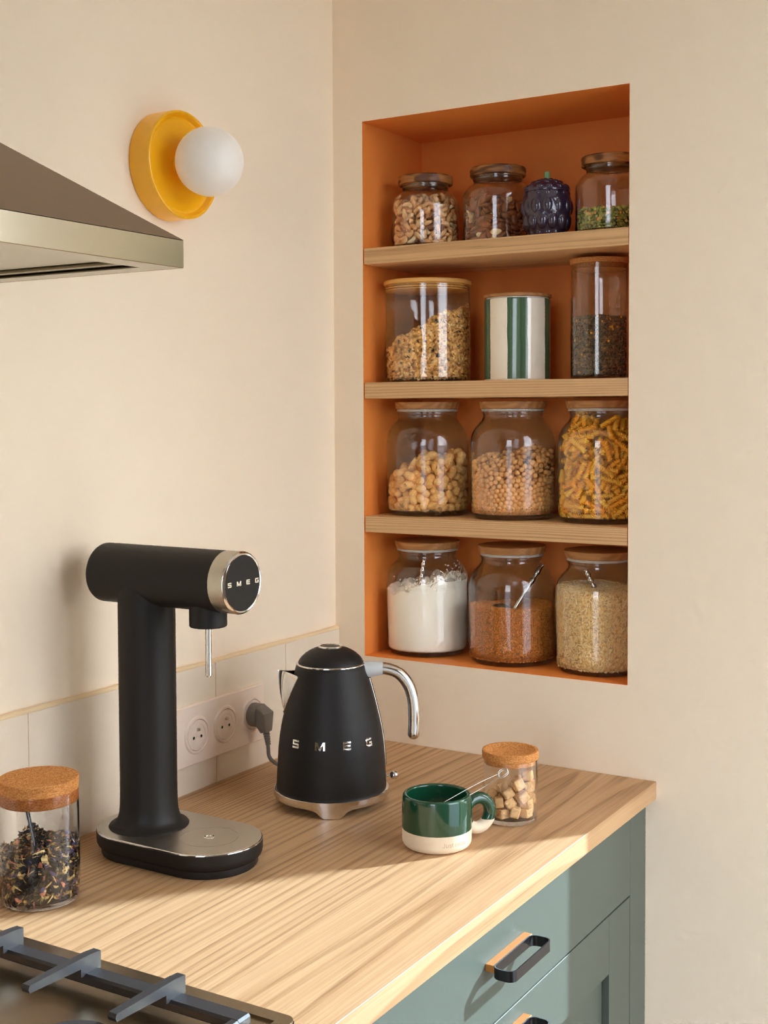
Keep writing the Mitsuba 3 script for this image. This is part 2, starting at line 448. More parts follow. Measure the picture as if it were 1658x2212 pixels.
for y in (-0.21, -0.47):
    b_ = num(hob + '__burner')
    cx = GX - 0.132
    obj(b_ + '__cup', move(lathe([(0, 0.001), (0.058, 0.001), (0.056, 0.006), (0.045, 0.008), (0.043, 0.016), (0, 0.016)], 48), (cx, y, 0)), 'brass')
    obj(b_ + '__cap', move(lathe(disc_prof(0.040, 0.016, 0.025, 0.003), 48), (cx, y, 0)), 'cast_iron')

# ------------------------------------------------------------------ range hood
hood = 'range_hood'
tag(hood, 'brushed stainless steel range hood with a sloping canopy', 'range hood')
hx1, hx0, hy, hz0, hz1 = -1.0005, -1.60, -0.47, 0.7764, 0.8060
obj(hood + '__fascia', bbox(hx0, hx1, hy, hy + 0.003, hz0, hz1, 0.0008), 'hood_steel', smooth=False)
for x in (hx1, hx0 + 0.003):
    obj(hood + '__side_band', bbox(x - 0.003, x, hy + 0.003, -0.001, hz0, hz1, 0.0006), 'hood_steel', smooth=False)
cx0, cx1, cy1, czz = -1.43, -1.1705, -0.27, hz1 + 0.137
vv = [(hx0, hy, hz1), (hx1, hy, hz1), (hx1, -0.001, hz1), (hx0, -0.001, hz1), (cx0, cy1, czz), (cx1, cy1, czz), (cx1, -0.001, czz), (cx0, -0.001, czz)]
ff = [(0, 1, 5), (0, 5, 4), (1, 2, 6), (1, 6, 5), (3, 0, 4), (3, 4, 7)]
obj(hood + '__canopy', tm(vv, ff), 'hood_steel_dimmed', smooth=False)
obj(hood + '__chimney', bbox(cx0, cx1, cy1, -0.001, czz, CEIL, 0.001), 'hood_steel', smooth=False)
opening = shapely.box(hx0 + 0.05, hy + 0.035, hx1 - 0.03, -0.03)
under = shapely.box(hx0 + 0.003, hy + 0.003, hx1 - 0.003, -0.001)
obj(hood + '__underside', move(extrude(under.difference(opening), 0.0012), (0, 0, hz0 + 0.0003)), 'hood_steel', smooth=False)
obj(hood + '__inner_box', bbox(hx0 + 0.004, hx1 - 0.004, hy + 0.004, -0.002, hz0 + 0.02, hz0 + 0.022, 0), 'void_black', smooth=False)
obj(hood + '__filter', bbox(hx0 + 0.07, hx1 - 0.055, hy + 0.05, -0.045, hz0 + 0.006, hz0 + 0.012, 0.001), 'hood_steel', smooth=False)
obj(hood + '__filter_rail', bbox(hx0 + 0.06, hx1 - 0.04, -0.30, -0.04, hz0 + 0.003, hz0 + 0.006, 0.0005) if False else bbox(hx1 - 0.046, hx1 - 0.037, hy + 0.05, -0.04, hz0 + 0.003, hz0 + 0.008, 0.0006), 'hood_steel', smooth=False)

# ------------------------------------------------------------------ wall lamp
lamp = 'wall_lamp'
tag(lamp, 'yellow round wall lamp with a white globe', 'wall lamp')
LX, LZ, LR, LD = -0.4844, 1.0128, 0.0843, 0.0411
RY = np.array([[1, 0, 0], [0, 0, -1], [0, 1, 0]])           # lathe axis z -> -y
RYn = RY
dish = [(0, 0.0005), (LR - 0.001, 0.0005), (LR, 0.002), (LR, LD - 0.004)] + arc(LR - 0.003, LD - 0.003, 0.003, 0, 150, 7) + [(LR - 0.0095, LD - 0.008), (LR - 0.014, LD - 0.010), (0.02, LD - 0.011), (0, LD - 0.011)]
obj(lamp + '__dish', move(lathe(dish, 96), (LX, 0, LZ), R=RY), 'yellow_ceramic')
obj(lamp + '__socket', move(lathe(disc_prof(0.018, LD - 0.0112, LD + 0.004, 0.001), 32), (LX, 0, LZ), R=RYn), 'yellow_ceramic')
g = trimesh.creation.icosphere(4, 0.0531)
obj(lamp + '__globe', move(g, (LX, -0.0896, LZ)), 'opal_glass', smooth=True)
labels[lamp + '__globe'] = {'label': 'white frosted glass globe'}

# ------------------------------------------------------------------ sockets and plug
sock = 'wall_socket'
tag(sock, 'white triple wall socket plate on the tiles behind the kettle', 'socket')
sx1, sx0, sz0, sz1 = -0.2572, -0.4935, 0.0488, 0.1470
obj(sock + '__plate', bbox(sx0, sx1, -TT - 0.0085, -TT, sz0, sz1, 0.0012), 'white_plastic', smooth=False)
SC = [(-0.4414, 0.0962), (-0.3675, 0.0984), (-0.2925, 0.0995)]
yp = TT + 0.0085
for i, (x, z) in enumerate(SC):
    ring = [(0.0258, 0.0), (0.0318, 0.0), (0.0318, 0.0006), (0.0295, 0.0026), (0.0268, 0.0030), (0.0258, 0.0022)]
    obj(sock + '__outlet_ring', move(lathe(ring, 64, closed=True), (x, -yp, z), R=RYn), 'white_plastic')
    face = m3.Manifold.cylinder(0.0022, 0.0252, 0.0252, 64) - m3.Manifold.cylinder(0.001, 0.0182, 0.0182, 64).translate([0, 0, 0.0016])
    face += m3.Manifold.cylinder(0.0018, 0.0177, 0.0177, 64)
    for dx in (-0.0095, 0.0095):
        face -= m3.Manifold.cylinder(0.02, 0.0027, 0.0027, 20).translate([dx, -0.0045 + 0.001, -0.005])
    fk = obj(sock + '__outlet_face', move(face, (x, -yp, z), R=RYn), 'white_plastic', smooth=30)
    obj(sock + '__outlet_recess', move(m3.Manifold.cylinder(0.0004, 0.0256, 0.0256, 40), (x, -yp - 0.0001, z), R=RYn), 'void_black', smooth=False)
    obj(fk + '__earth_pin', move(lathe(disc_prof(0.0026, 0, 0.006, 0.001), 16), (x, -yp, z + 0.0098), R=RYn), 'satin_steel')
cord = 'power_cord'
tag(cord, 'grey power plug and cable of the kettle in the right-hand outlet', 'power cord')
px, pz = SC[2]
obj(cord + '__plug_base', move(lathe(disc_prof(0.0205, 0.0015, 0.019, 0.0015), 48), (px, -yp, pz), R=RYn), 'grey_rubber')
head = m3.Manifold.hull_points(np.array([(px + sx * 0.014, -yp - 0.017, pz + 0.016) for sx in (-1, 1)] + [(px + sx * 0.014, -yp - 0.036, pz + 0.006) for sx in (-1, 1)]
                               + [(px + sx * 0.014, -yp - 0.017, pz - 0.014) for sx in (-1, 1)] + [(px + sx * 0.009, -yp - 0.036, pz - 0.026) for sx in (-1, 1)]
                               + [(px + sx * 0.008, -yp - 0.024, pz - 0.029) for sx in (-1, 1)] + [(px + sx * 0.010, -yp - 0.018, pz + 0.019) for sx in (-1, 1)]))
obj(cord + '__plug_head', head, 'grey_rubber', smooth=False)
for sx in (-1, 1):
    obj(cord + '__grip_rib', tube([(px + sx * 0.0138, -yp - 0.0265, pz + 0.004), (px + sx * 0.0125, -yp - 0.0268, pz - 0.012)], 0.0022, 8), 'grey_rubber', smooth=True)
kx, ky = -0.3678, -0.2322
c0 = np.array([px + 0.000, -yp - 0.030, pz - 0.027])
for q in range(6):
    obj(cord + '__strain_relief_ring', move(lathe(disc_prof(0.0062 - 0.0003 * q, -0.0013, 0.0013, 0.0005), 20), c0 + [0.0003 * q, -0.0006 * q, -0.0042 * q]), 'grey_rubber')
path = bez(c0 + [0, 0.0, 0.003], c0 + [0.001, -0.003, -0.024], c0 + [0.002, -0.009, -0.048], (px - 0.006, -0.105, 0.012), (px - 0.022, -0.148, 0.0075), (kx + 0.015, ky + 0.075, 0.012), n=10)
obj(cord + '__cable', tube(path, 0.0033, 12), 'grey_rubber', smooth=True)

# ------------------------------------------------------------------ kettle
ket = 'kettle'
tag(ket, 'matte black electric kettle with chrome handle, spout and base', 'kettle')
KC = np.array([kx, ky, 0.0])
kd, kn = lateral(KC)
KP = np.array([(0.0868, 0.022), (0.0878, 0.027), (0.0874, 0.040), (0.0855, 0.070), (0.0835, 0.098), (0.0795, 0.125), (0.0738, 0.151), (0.0692, 0.170), (0.0644, 0.188), (0.0602, 0.203), (0.0572, 0.214), (0.0556, 0.2195), (0.0546, 0.2225), (0.0530, 0.2238)])
KZ = np.linspace(0.022, 0.2238, 60)
from scipy.interpolate import PchipInterpolator
kr = PchipInterpolator(KP[:, 1], KP[:, 0])


def kpt(phi, r, z):
    """A point of the kettle: angle from the side that faces the camera (to the right), radius, height."""
    return KC + r * (-kd_ * np.cos(phi) + kn_ * np.sin(phi)) + [0, 0, z]


kd_, kn_ = np.array([kd[0], kd[1], 0]), np.array([kn[0], kn[1], 0])
obj(ket + '__body', move(lathe([(0, 0.022)] + [(float(kr(z)), z) for z in KZ] + [(0.0, 0.2238)], 96), KC), 'matte_black', smooth=40)
obj(ket + '__lid_ring', move(lathe([(0.048, 0.2220), (0.0538, 0.2220), (0.0548, 0.2232), (0.0546, 0.2246), (0.0534, 0.2254), (0.048, 0.2254)], 96, closed=True), KC), 'chrome')
dome = [(0.0522, 0.2246), (0.0519, 0.2262), (0.0500, 0.2300), (0.0465, 0.2345), (0.0415, 0.2390), (0.0350, 0.2434), (0.0275, 0.2470), (0.0205, 0.2493), (0.0190, 0.2497), (0, 0.2497)]
obj(ket + '__lid', move(lathe(dome, 96), KC), 'matte_black', smooth=40)
obj(ket + '__lid_button_ring', move(lathe([(0.0152, 0.2480), (0.0192, 0.2476), (0.0198, 0.2500), (0.0188, 0.2518), (0.0168, 0.2520), (0.0154, 0.2508)], 64, closed=True), KC), 'chrome')
obj(ket + '__lid_button', move(lathe(disc_prof(0.0154, 0.247, 0.2512, 0.001), 48), KC), 'black_plastic')
# chrome base with three arched feet
nb = 180
ang = np.arange(nb) * 2 * PI / nb
ft = np.zeros(nb)
for a0 in (0, 2 * PI / 3, -2 * PI / 3):
    q = np.abs((ang - a0 + PI) % (2 * PI) - PI)
    ft = np.maximum(ft, np.interp(q, [0, 0.13, 0.19, 0.26, 0.36, 0.50], [1, 1, 0.80, 0.30, 0.08, 0]))
zb = 0.0125 * (1 - ft) + 0.0008
rows = [(0.0860, 0.0262), (0.0900, 0.0262), (0.0918, 0.0250), (0.0920, 0.0200)]
V = []
for r_, z_ in rows:
    V.append(np.stack([kpt(a, r_, z_) for a in ang]))
V.append(np.stack([kpt(a, 0.0920, 0.5 * (0.02 + z_)) for a, z_ in zip(ang, zb)]))
V.append(np.stack([kpt(a, 0.0922 - 0.002 * (1 - f_), z_) for a, z_, f_ in zip(ang, zb, ft)]))
V.append(np.stack([kpt(a, 0.0870, z_) for a, z_ in zip(ang, zb)]))
V.append(np.stack([kpt(a, 0.0860, 0.0262) for a in ang]))
V = np.array(V)
k_ = len(V)
i, j = np.meshgrid(np.arange(k_ - 1), np.arange(nb), indexing='ij')
i, j = i.ravel(), j.ravel()
j2 = (j + 1) % nb
fc = np.vstack([np.stack([i * nb + j, (i + 1) * nb + j, (i + 1) * nb + j2], 1), np.stack([i * nb + j, (i + 1) * nb + j2, i * nb + j2], 1)])
obj(ket + '__base', tm(V.reshape(-1, 3), fc), 'chrome', smooth=40)
obj(ket + '__base_underside', move(lathe([(0, 0.0145), (0.0865, 0.0145), (0.0865, 0.021), (0, 0.021)], 64), KC), 'black_plastic')
labels[ket + '__base'] = {'label': 'chrome base with three feet'}
# spout
SPL = -PI / 2
ts = np.linspace(0, 1, 14)
rows_o = []
for tt in ts:
    z_ = 0.146 + (0.2075 - 0.146) * tt
    rb = float(kr(z_)) + 0.0004
    half = 0.50 * tt ** 0.75 + 0.002
    A_, B_ = kpt(SPL + half, rb, z_), kpt(SPL - half, rb, z_)
    T_ = kpt(SPL, float(kr(0.146)) * (1 - tt) + 0.0842 * tt + 0.002 * math.sin(PI * tt), z_ + 0.006 * tt)
    u_ = np.linspace(-1, 1, 17)[:, None]
    w_ = 1 - np.abs(u_) ** 1.25
    rows_o.append((A_ * (1 + u_) / 2 + B_ * (1 - u_) / 2) * (1 - w_) + T_ * w_)
G = np.array(rows_o)
nr, nc = G.shape[:2]
Gi = G + 0.0012 * (kn_ * 1.0) + [0, 0, 0.0002]
i, j = np.meshgrid(np.arange(nr - 1), np.arange(nc - 1), indexing='ij')
i, j = i.ravel(), j.ravel()
q1 = np.vstack([np.stack([i * nc + j, i * nc + j + 1, (i + 1) * nc + j + 1], 1), np.stack([i * nc + j, (i + 1) * nc + j + 1, (i + 1) * nc + j], 1)])
j = np.arange(nc - 1)
o_, n_ = (nr - 1) * nc, nr * nc
rim = np.vstack([np.stack([o_ + j, o_ + j + 1, n_ + o_ + j + 1], 1), np.stack([o_ + j, n_ + o_ + j + 1, n_ + o_ + j], 1)])
obj(ket + '__spout', tm(np.vstack([G.reshape(-1, 3), Gi.reshape(-1, 3)]), np.vstack([q1, q1[:, ::-1] + n_, rim])), 'chrome', smooth=35)
edge = np.vstack([G[:, 0], ])
for col in (0, nc - 1):
    obj(ket + '__spout_edge', tube(G[:, col], 0.0013, 8), 'chrome', smooth=True)
# handle
HP = PI / 2 - 0.05
hp = [(0.0600, 0.2145), (0.0760, 0.2150), (0.0900, 0.2140), (0.1080, 0.2070), (0.1225, 0.1900), (0.1305, 0.1660), (0.1325, 0.1400), (0.1320, 0.1180), (0.1312, 0.1010)]
cl = bez(*[kpt(HP, r_, z_) for r_, z_ in hp], n=8)
rad = np.full(len(cl), 0.0096)
rad[-4:] = [0.0094, 0.0088, 0.0072, 0.004]
obj(ket + '__handle', tube(cl[8:], rad[8:], 24), 'chrome', smooth=60)
toward = -kd_
inl = cl[10:-4] + toward * 0.0086
obj(ket + '__handle_inlay', tube(inl, 0.0026, 8, squash=0.6, upv=toward), 'light_grey', smooth=60)
mount = bez(*[kpt(HP, r_, z_) for r_, z_ in ((0.054, 0.2130), (0.0660, 0.2140), (0.0760, 0.2148), (0.0830, 0.2147))], n=5)
obj(ket + '__handle_mount', tube(mount, np.linspace(0.0135, 0.0102, len(mount)), 20), 'light_grey', smooth=60)
labels[ket + '__handle_mount'] = {'label': 'grey bracket between body and handle'}
gz = np.linspace(0.060, 0.200, 16)
for dphi in (-0.07, 0.05):
    obj(ket + '__level_gauge_trim', tube([kpt(HP + 0.02 + dphi, float(kr(z_)) + 0.0005, z_) for z_ in gz], 0.0014, 8), 'chrome', smooth=True)
obj(ket + '__level_gauge', tube([kpt(HP + 0.01, float(kr(z_)) - 0.0005, z_) for z_ in gz], 0.0028, 8), 'black_plastic', smooth=True)
obj(ket + '__switch_stem', tube([kpt(HP + 0.03, 0.085, 0.042), kpt(HP + 0.03, 0.0965, 0.042)], 0.0018, 10), 'chrome', smooth=True)
obj(ket + '__switch_knob', move(trimesh.creation.icosphere(3, 0.0068), kpt(HP + 0.03, 0.1005, 0.042)), 'chrome', smooth=True)


def letter(ch):
    L = {'S': [[(0.98, 0.88), (0.12, 0.88), (0.12, 0.5), (0.88, 0.5), (0.88, 0.12), (0.02, 0.12)]],
         'M': [[(0.11, 0), (0.11, 1)], [(1.09, 0), (1.09, 1)], [(0.13, 0.97), (0.60, 0.10), (1.07, 0.97)]],
         'E': [[(1.0, 0.88), (0.12, 0.88), (0.12, 0.12), (1.0, 0.12)], [(0.12, 0.5), (0.96, 0.5)]],
         'G': [[(0.96, 0.88), (0.12, 0.88), (0.12, 0.12), (0.9, 0.12), (0.9, 0.48), (0.52, 0.48)]]}[ch]
    p = unary_union([LineString(l).buffer(0.11, cap_style='flat', join_style='mitre' if ch in 'ME' else 'round') for l in L])
    p = p.intersection(shapely.box(-0.1, 0, 1.3, 1))
    x0, _, x1, _ = p.bounds
    return shapely.affinity.translate(p, -(x0 + x1) / 2, -0.5)


import shapely.affinity
for ch, deg in (('S', -41.5), ('M', -12.2), ('E', 16.8), ('G', 44.8)):
    H_ = 0.0128
    m = extrude(shapely.affinity.scale(letter(ch), H_, H_, origin=(0, 0)).buffer(-0.0001).buffer(0.0001).segmentize(0.003), 0.0030)
    v = np.array(m.vertices)
    z_ = 0.1105 + v[:, 1]
    rr = kr(z_) - 0.0016 + v[:, 2]
    ph = math.radians(deg) + v[:, 0] / 0.081
    obj(ket + '__logo_letter', tm(np.array([kpt(a, b, c) for a, b, c in zip(ph, rr, z_)]), m.faces), 'chrome', smooth=20)

# ------------------------------------------------------------------ sparkling water maker
soda = 'soda_maker'
tag(soda, 'matte black sparkling water maker with a tall column and chrome trim', 'soda maker')
SX, SY1, SY2 = -0.684, -0.129, -0.2385


def stadium(r):
    return LineString([(SX, SY1), (SX, SY2)]).buffer(r, quad_segs=32)


def stack(levels):
    """Joins stadium outlines (radius, height) into a closed body."""
    n = len(levels)
    rings = []
    for r, z in levels:
        a = np.linspace(0, PI, 49)
        up = np.stack([SX + r * np.cos(a), SY1 + r * np.sin(a)], 1)
        dn = np.stack([SX - r * np.cos(a), SY2 - r * np.sin(a)], 1)
        p = np.vstack([up, dn])
        rings.append(np.hstack([p, np.full((len(p), 1), z)]))
    k = len(rings[0])
    v = np.vstack(rings + [[[SX, (SY1 + SY2) / 2, levels[0][1]]], [[SX, (SY1 + SY2) / 2, levels[-1][1]]]])
    i, j = np.meshgrid(np.arange(n - 1), np.arange(k), indexing='ij')
    i, j = i.ravel(), j.ravel()
    j2 = (j + 1) % k
    f = [np.stack([i * k + j, i * k + j2, (i + 1) * k + j2], 1), np.stack([i * k + j, (i + 1) * k + j2, (i + 1) * k + j], 1)]
    q = np.arange(k)
    f += [np.stack([(q + 1) % k, q, q * 0 + n * k], 1), np.stack([(n - 1) * k + q, (n - 1) * k + (q + 1) % k, q * 0 + n * k + 1], 1)]
    return tm(v, np.vstack(f))


obj(soda + '__foot', stack([(0.062, 0.0), (0.0662, 0.0006), (0.0672, 0.0025), (0.0672, 0.0105), (0.066, 0.012)]), 'black_plastic')
obj(soda + '__base', stack([(0.066, 0.0112), (0.0690, 0.0118), (0.0716, 0.0140), (0.0733, 0.0175), (0.0739, 0.0220), (0.0739, 0.0330), (0.0733, 0.0338), (0.0700, 0.0340)]), 'matte_black')
obj(soda + '__plate_rim', stack([(0.0728, 0.0336), (0.0737, 0.0340), (0.0734, 0.0352), (0.0724, 0.0359), (0.0700, 0.0359)]), 'chrome', smooth=25)
hole = m3.Manifold.cylinder(0.02, 0.0073, 0.0073, 32).translate([SX, SY2, 0.03])
pl = m3.CrossSection([np.array(stadium(0.0722).exterior.coords)[:-1]], m3.FillRule.NonZero).extrude(0.0030).translate([0, 0, 0.0333])
groove = (m3.Manifold.cylinder(0.003, 0.0405, 0.0405, 96) - m3.Manifold.cylinder(0.003, 0.0400, 0.0400, 96)).translate([SX, SY2, 0.0358])
obj(soda + '__plate', pl - hole - groove, 'brushed_steel', smooth=20)
obj(soda + '__drain', move(lathe([(0.0058, 0.0345), (0.0074, 0.0345), (0.0076, 0.0366), (0.0066, 0.0370), (0.0058, 0.0362)], 40, closed=True), (SX, SY2, 0)), 'chrome')
obj(soda + '__drain_hole', move(lathe(disc_prof(0.0066, 0.0335, 0.0348, 0.0003), 24), (SX, SY2, 0)), 'void_black')
colp = [(0, 0.0358), (0.0565, 0.0358), (0.0568, 0.0366), (0.0555, 0.0385), (0.0520, 0.0405), (0.0480, 0.0430), (0.0448, 0.0470), (0.0428, 0.0520), (0.0415, 0.0590), (0.0408, 0.0680), (0.0404, 0.0850), (0.0404, 0.385), (0, 0.385)]
obj(soda + '__column', move(lathe(colp, 96), (SX, SY1, 0)), 'matte_black', smooth=40)
HZ, HR = 0.3942, 0.0424
hb, hf = -0.050, -0.2735
headp = [(0, -hb)] + arc(HR - 0.006, -hb + 0.006, 0.006, -90, 0, 6) + [(HR, -hf), (0, -hf)]
RYp = RYn
obj(soda + '__head', move(lathe(headp, 96), (SX, 0, HZ), R=RYp), 'matte_black', smooth=35)
obj(soda + '__head_ring', move(lathe([(0, 0.2735), (HR + 0.0002, 0.2737), (HR + 0.0002, 0.2745), (HR + 0.0002, 0.2972), (HR - 0.0010, 0.2998), (HR - 0.0028, 0.3008), (HR - 0.0044, 0.3002), (HR - 0.0048, 0.2985), (0, 0.2985)], 96), (SX, 0, HZ), R=RYp), 'satin_steel', smooth=25)
obj(soda + '__head_trim', move(lathe([(HR - 0.0046, 0.2995), (HR + 0.0003, 0.2982), (HR - 0.0006, 0.3000), (HR - 0.0024, 0.30125), (HR - 0.0044, 0.3006)], 96, closed=True), (SX, 0, HZ), R=RYp), 'chrome', smooth=40)
obj(soda + '__head_face', move(lathe(disc_prof(HR - 0.0047, 0.297, 0.3004, 0.0008), 96), (SX, 0, HZ), R=RYp), 'matte_black', smooth=30)
for ch, x in (('S', -0.0285), ('M', -0.0082), ('E', 0.0120), ('G', 0.0318)):
    m = extrude(shapely.affinity.scale(letter(ch), 0.0078, 0.0066, origin=(0, 0)), 0.0004)
    obj(soda + '__logo_letter', move(m, (SX + x, -0.3003, HZ), R=RY), 'letter_cream', smooth=False)
noz = [(0, 0.330)] + arc(0.0236, 0.3324, 0.0024, -90, 0, 5) + [(0.0260, 0.375), (0, 0.375)]
obj(soda + '__nozzle_housing', move(lathe(noz, 64), (SX, -0.2405, 0)), 'matte_black', smooth=35)
obj(soda + '__carbonating_tube', move(lathe([(0, 0.2600), (0.0030, 0.2600), (0.0043, 0.2625), (0.0043, 0.335), (0, 0.335)], 24), (SX, -0.2405, 0)), 'chrome', smooth=40)

# ------------------------------------------------------------------ mug and tea tongs
mug = 'mug'
tag(mug, 'dark green glazed mug with a raw cream base and the words Just relax', 'mug')
MC = np.array([-0.4594, -0.4748, 0.0])
md, mn = lateral(MC)
md3, mn3 = np.array([*md, 0.0]), np.array([*mn, 0.0])
zs_ = 0.0268
low = [(0, 0.0)] + [(0.0400, 0.0)] + arc(0.0400, 0.0100, 0.0100, -85, 0, 7) + [(0.0500, zs_), (0.0, zs_)]
low = [(r * (1 if z < 0.012 else 1.002), z) for r, z in low]
obj(mug + '__clay_base', move(lathe(low, 96), MC), 'cream_clay', smooth=40)
labels[mug + '__clay_base'] = {'label': 'unglazed cream lower half'}
up = [(0.0500, zs_ - 0.0002), (0.05045, zs_ + 0.0004), (0.0505, 0.040), (0.0503, 0.062), (0.0492, 0.0720)] + arc(0.0458, 0.0722, 0.0034, 10, 170, 8) + [(0.0424, 0.068), (0.0428, 0.050), (0.0428, 0.014), (0.039, 0.009), (0, 0.0085)]
obj(mug + '__glazed_body', move(lathe(up, 96), MC), 'green_glaze', smooth=45)
fh = math.radians(30)
hd = mn3 * math.cos(fh) + md3 * math.sin(fh)
tor = lathe([(0.022 + 0.0088 * math.cos(a), 0.0098 * math.sin(a)) for a in np.linspace(0, 2 * PI, 24, endpoint=False)], 64, closed=True)
Rt = np.stack([hd, [0, 0, 1], np.cross(hd, [0, 0, 1])], 1)
tor = move(tor, MC + hd * 0.0680 + [0, 0, 0.0362], R=Rt)
tman = m3.Manifold(m3.Mesh(np.array(tor.vertices, np.float32), np.array(tor.faces, np.uint32)))
if tman.volume() < 0:
    tor.invert()
    tman = m3.Manifold(m3.Mesh(np.array(tor.vertices, np.float32), np.array(tor.faces, np.uint32)))
tman -= m3.Manifold.cylinder(0.1, 0.0478, 0.0478, 96).translate([MC[0], MC[1], -0.01])
hi, lo = tman.split_by_plane((0, 0, 1), zs_ - 0.001)
hk = obj(mug + '__handle', hi, 'green_glaze', smooth=45)
obj(mug + '__handle_clay_end', lo, 'cream_clay', smooth=45)
tx = meshkit.text_mesh('Just relax', 0.0062, 0.0012)
v = np.array(tx.vertices)
v[:, 0] -= (v[:, 0].max() + v[:, 0].min()) / 2
v = np.array(tx.subdivide().vertices) if False else v
ph = math.radians(31) + v[:, 0] / 0.0501
rr = 0.0491 + v[:, 2]
zz = 0.0115 + v[:, 1]
obj(mug + '__lettering', tm(MC + rr[:, None] * (-md3 * np.cos(ph)[:, None] + mn3 * np.sin(ph)[:, None]) + zz[:, None] * np.array([0, 0, 1.0]), tx.faces), 'clay_letter_shade', smooth=False)
tong = 'tea_tongs'
tag(tong, 'thin steel wire tongs leaning over the rim of the green mug', 'tongs')
w0 = MC + mn3 * 0.0895 + [0, 0, 0.1015]
wv = MC + mn3 * 0.012 - md3 * 0.004 + [0, 0, 0.0590]
dirw = (w0 - wv) / np.linalg.norm(w0 - wv)
sd = md3 * 0.75 + np.cross(dirw, md3) * 0.45
for s, l in ((1, 0.0), (-1, -0.024)):
    obj(tong + '__arm', tube(bez(w0 + sd * 0.0035 * s, w0 * 0.6 + wv * 0.4 + sd * 0.0068 * s, wv + sd * (0.0062 * s) + dirw * l, n=8), 0.0008, 8), 'chrome', smooth=True)
for q in (0, 1):
    cc = w0 + dirw * 0.0065 + sd * (0.0016 * (1 - 2 * q))
    uu, ww = dirw, np.cross(dirw, sd / np.linalg.norm(sd))
    obj(tong + '__spring_loop', tube([cc + 0.0075 * math.cos(a) * uu + 0.0046 * math.sin(a) * (0.8 * ww + 0.6 * sd / np.linalg.norm(sd)) for a in np.linspace(0, 2 * PI, 33)], 0.0008, 8, cap=False), 'chrome', smooth=True)
obj(tong + '__hook', tube(bez(wv + sd * 0.0062, wv + sd * 0.003 - dirw * 0.003, wv - sd * 0.001 - dirw * 0.001, wv + sd * 0.001 + dirw * 0.002, n=6), 0.0008, 8), 'chrome', smooth=True)

# ------------------------------------------------------------------ jars
def shell(outer, th, floor):
    """A glass vessel with real walls: its outer profile from the axis up to the rim, the wall's thickness, the inner floor's height."""
    side = [(r, z) for r, z in outer if z > floor + 0.004 and r > 0.01]
    inner = [(r - th, z) for r, z in side[::-1]]
    rim = [(side[-1][0] - 0.25 * th, side[-1][1] + 0.3 * th), (side[-1][0] - 0.75 * th, side[-1][1] + 0.3 * th)]
    r0 = inner[-1][0]
    return outer + rim + inner + [(r0 - 0.0006, floor + 0.0022), (r0 - 0.003, floor + 0.0003), (0, floor)]


def jar_big(key, c, R, z0, lid_mat, label):
    s = R / 0.0805
    base = [(0, 0.0)] + [(0.0640 * s, 0.0)] + arc(0.0680 * s, 0.0075, 0.0070 * s, -75, 0, 5) + [(0.0758 * s, 0.0090), (0.0745 * s, 0.0100), (0, 0.0085)]
    side = [(0.0757 * s, 0.0080), (0.0785 * s, 0.0150), (0.0800 * s, 0.0230), (R, 0.0330), (R, 0.1340), (0.0800 * s, 0.1440), (0.0782 * s, 0.1530), (0.0750 * s, 0.1610),
            (0.0705 * s, 0.1685), (0.0650 * s, 0.1750), (0.0598 * s, 0.1805), (0.0570 * s, 0.1850), (0.0560 * s, 0.1900), (0.0566 * s, 0.1925), (0.0580 * s, 0.1940), (0.0580 * s, 0.1975), (0.0562 * s, 0.1985)]
    obj(key + '__glass', move(lathe(shell(base[:-3] + side, 0.0022, 0.0085), 72), (*c, z0)), 'thick_glass', smooth=40)
    seal = []
    for q in range(3):
        seal += [(0.0572, 0.1984 + 0.0017 * q), (0.0592, 0.1988 + 0.0017 * q), (0.0592, 0.1994 + 0.0017 * q), (0.0572, 0.1999 + 0.0017 * q)]
    obj(key + '__seal', move(lathe([(0, 0.1984)] + seal + [(0, 0.2035)], 64), (*c, z0)), 'seal_ring', smooth=30)
    obj(key + '__lid', move(lathe([(0, 0.2036)] + [(0.0600, 0.2036), (0.0606, 0.2042), (0.0634, 0.2145), (0.0636, 0.2160), (0.0626, 0.2170), (0, 0.2170)], 72), (*c, z0)), lid_mat, smooth=30)
    labels[key + '__lid'] = {'label': 'round wooden lid'}
    tag(key, label, 'jar')


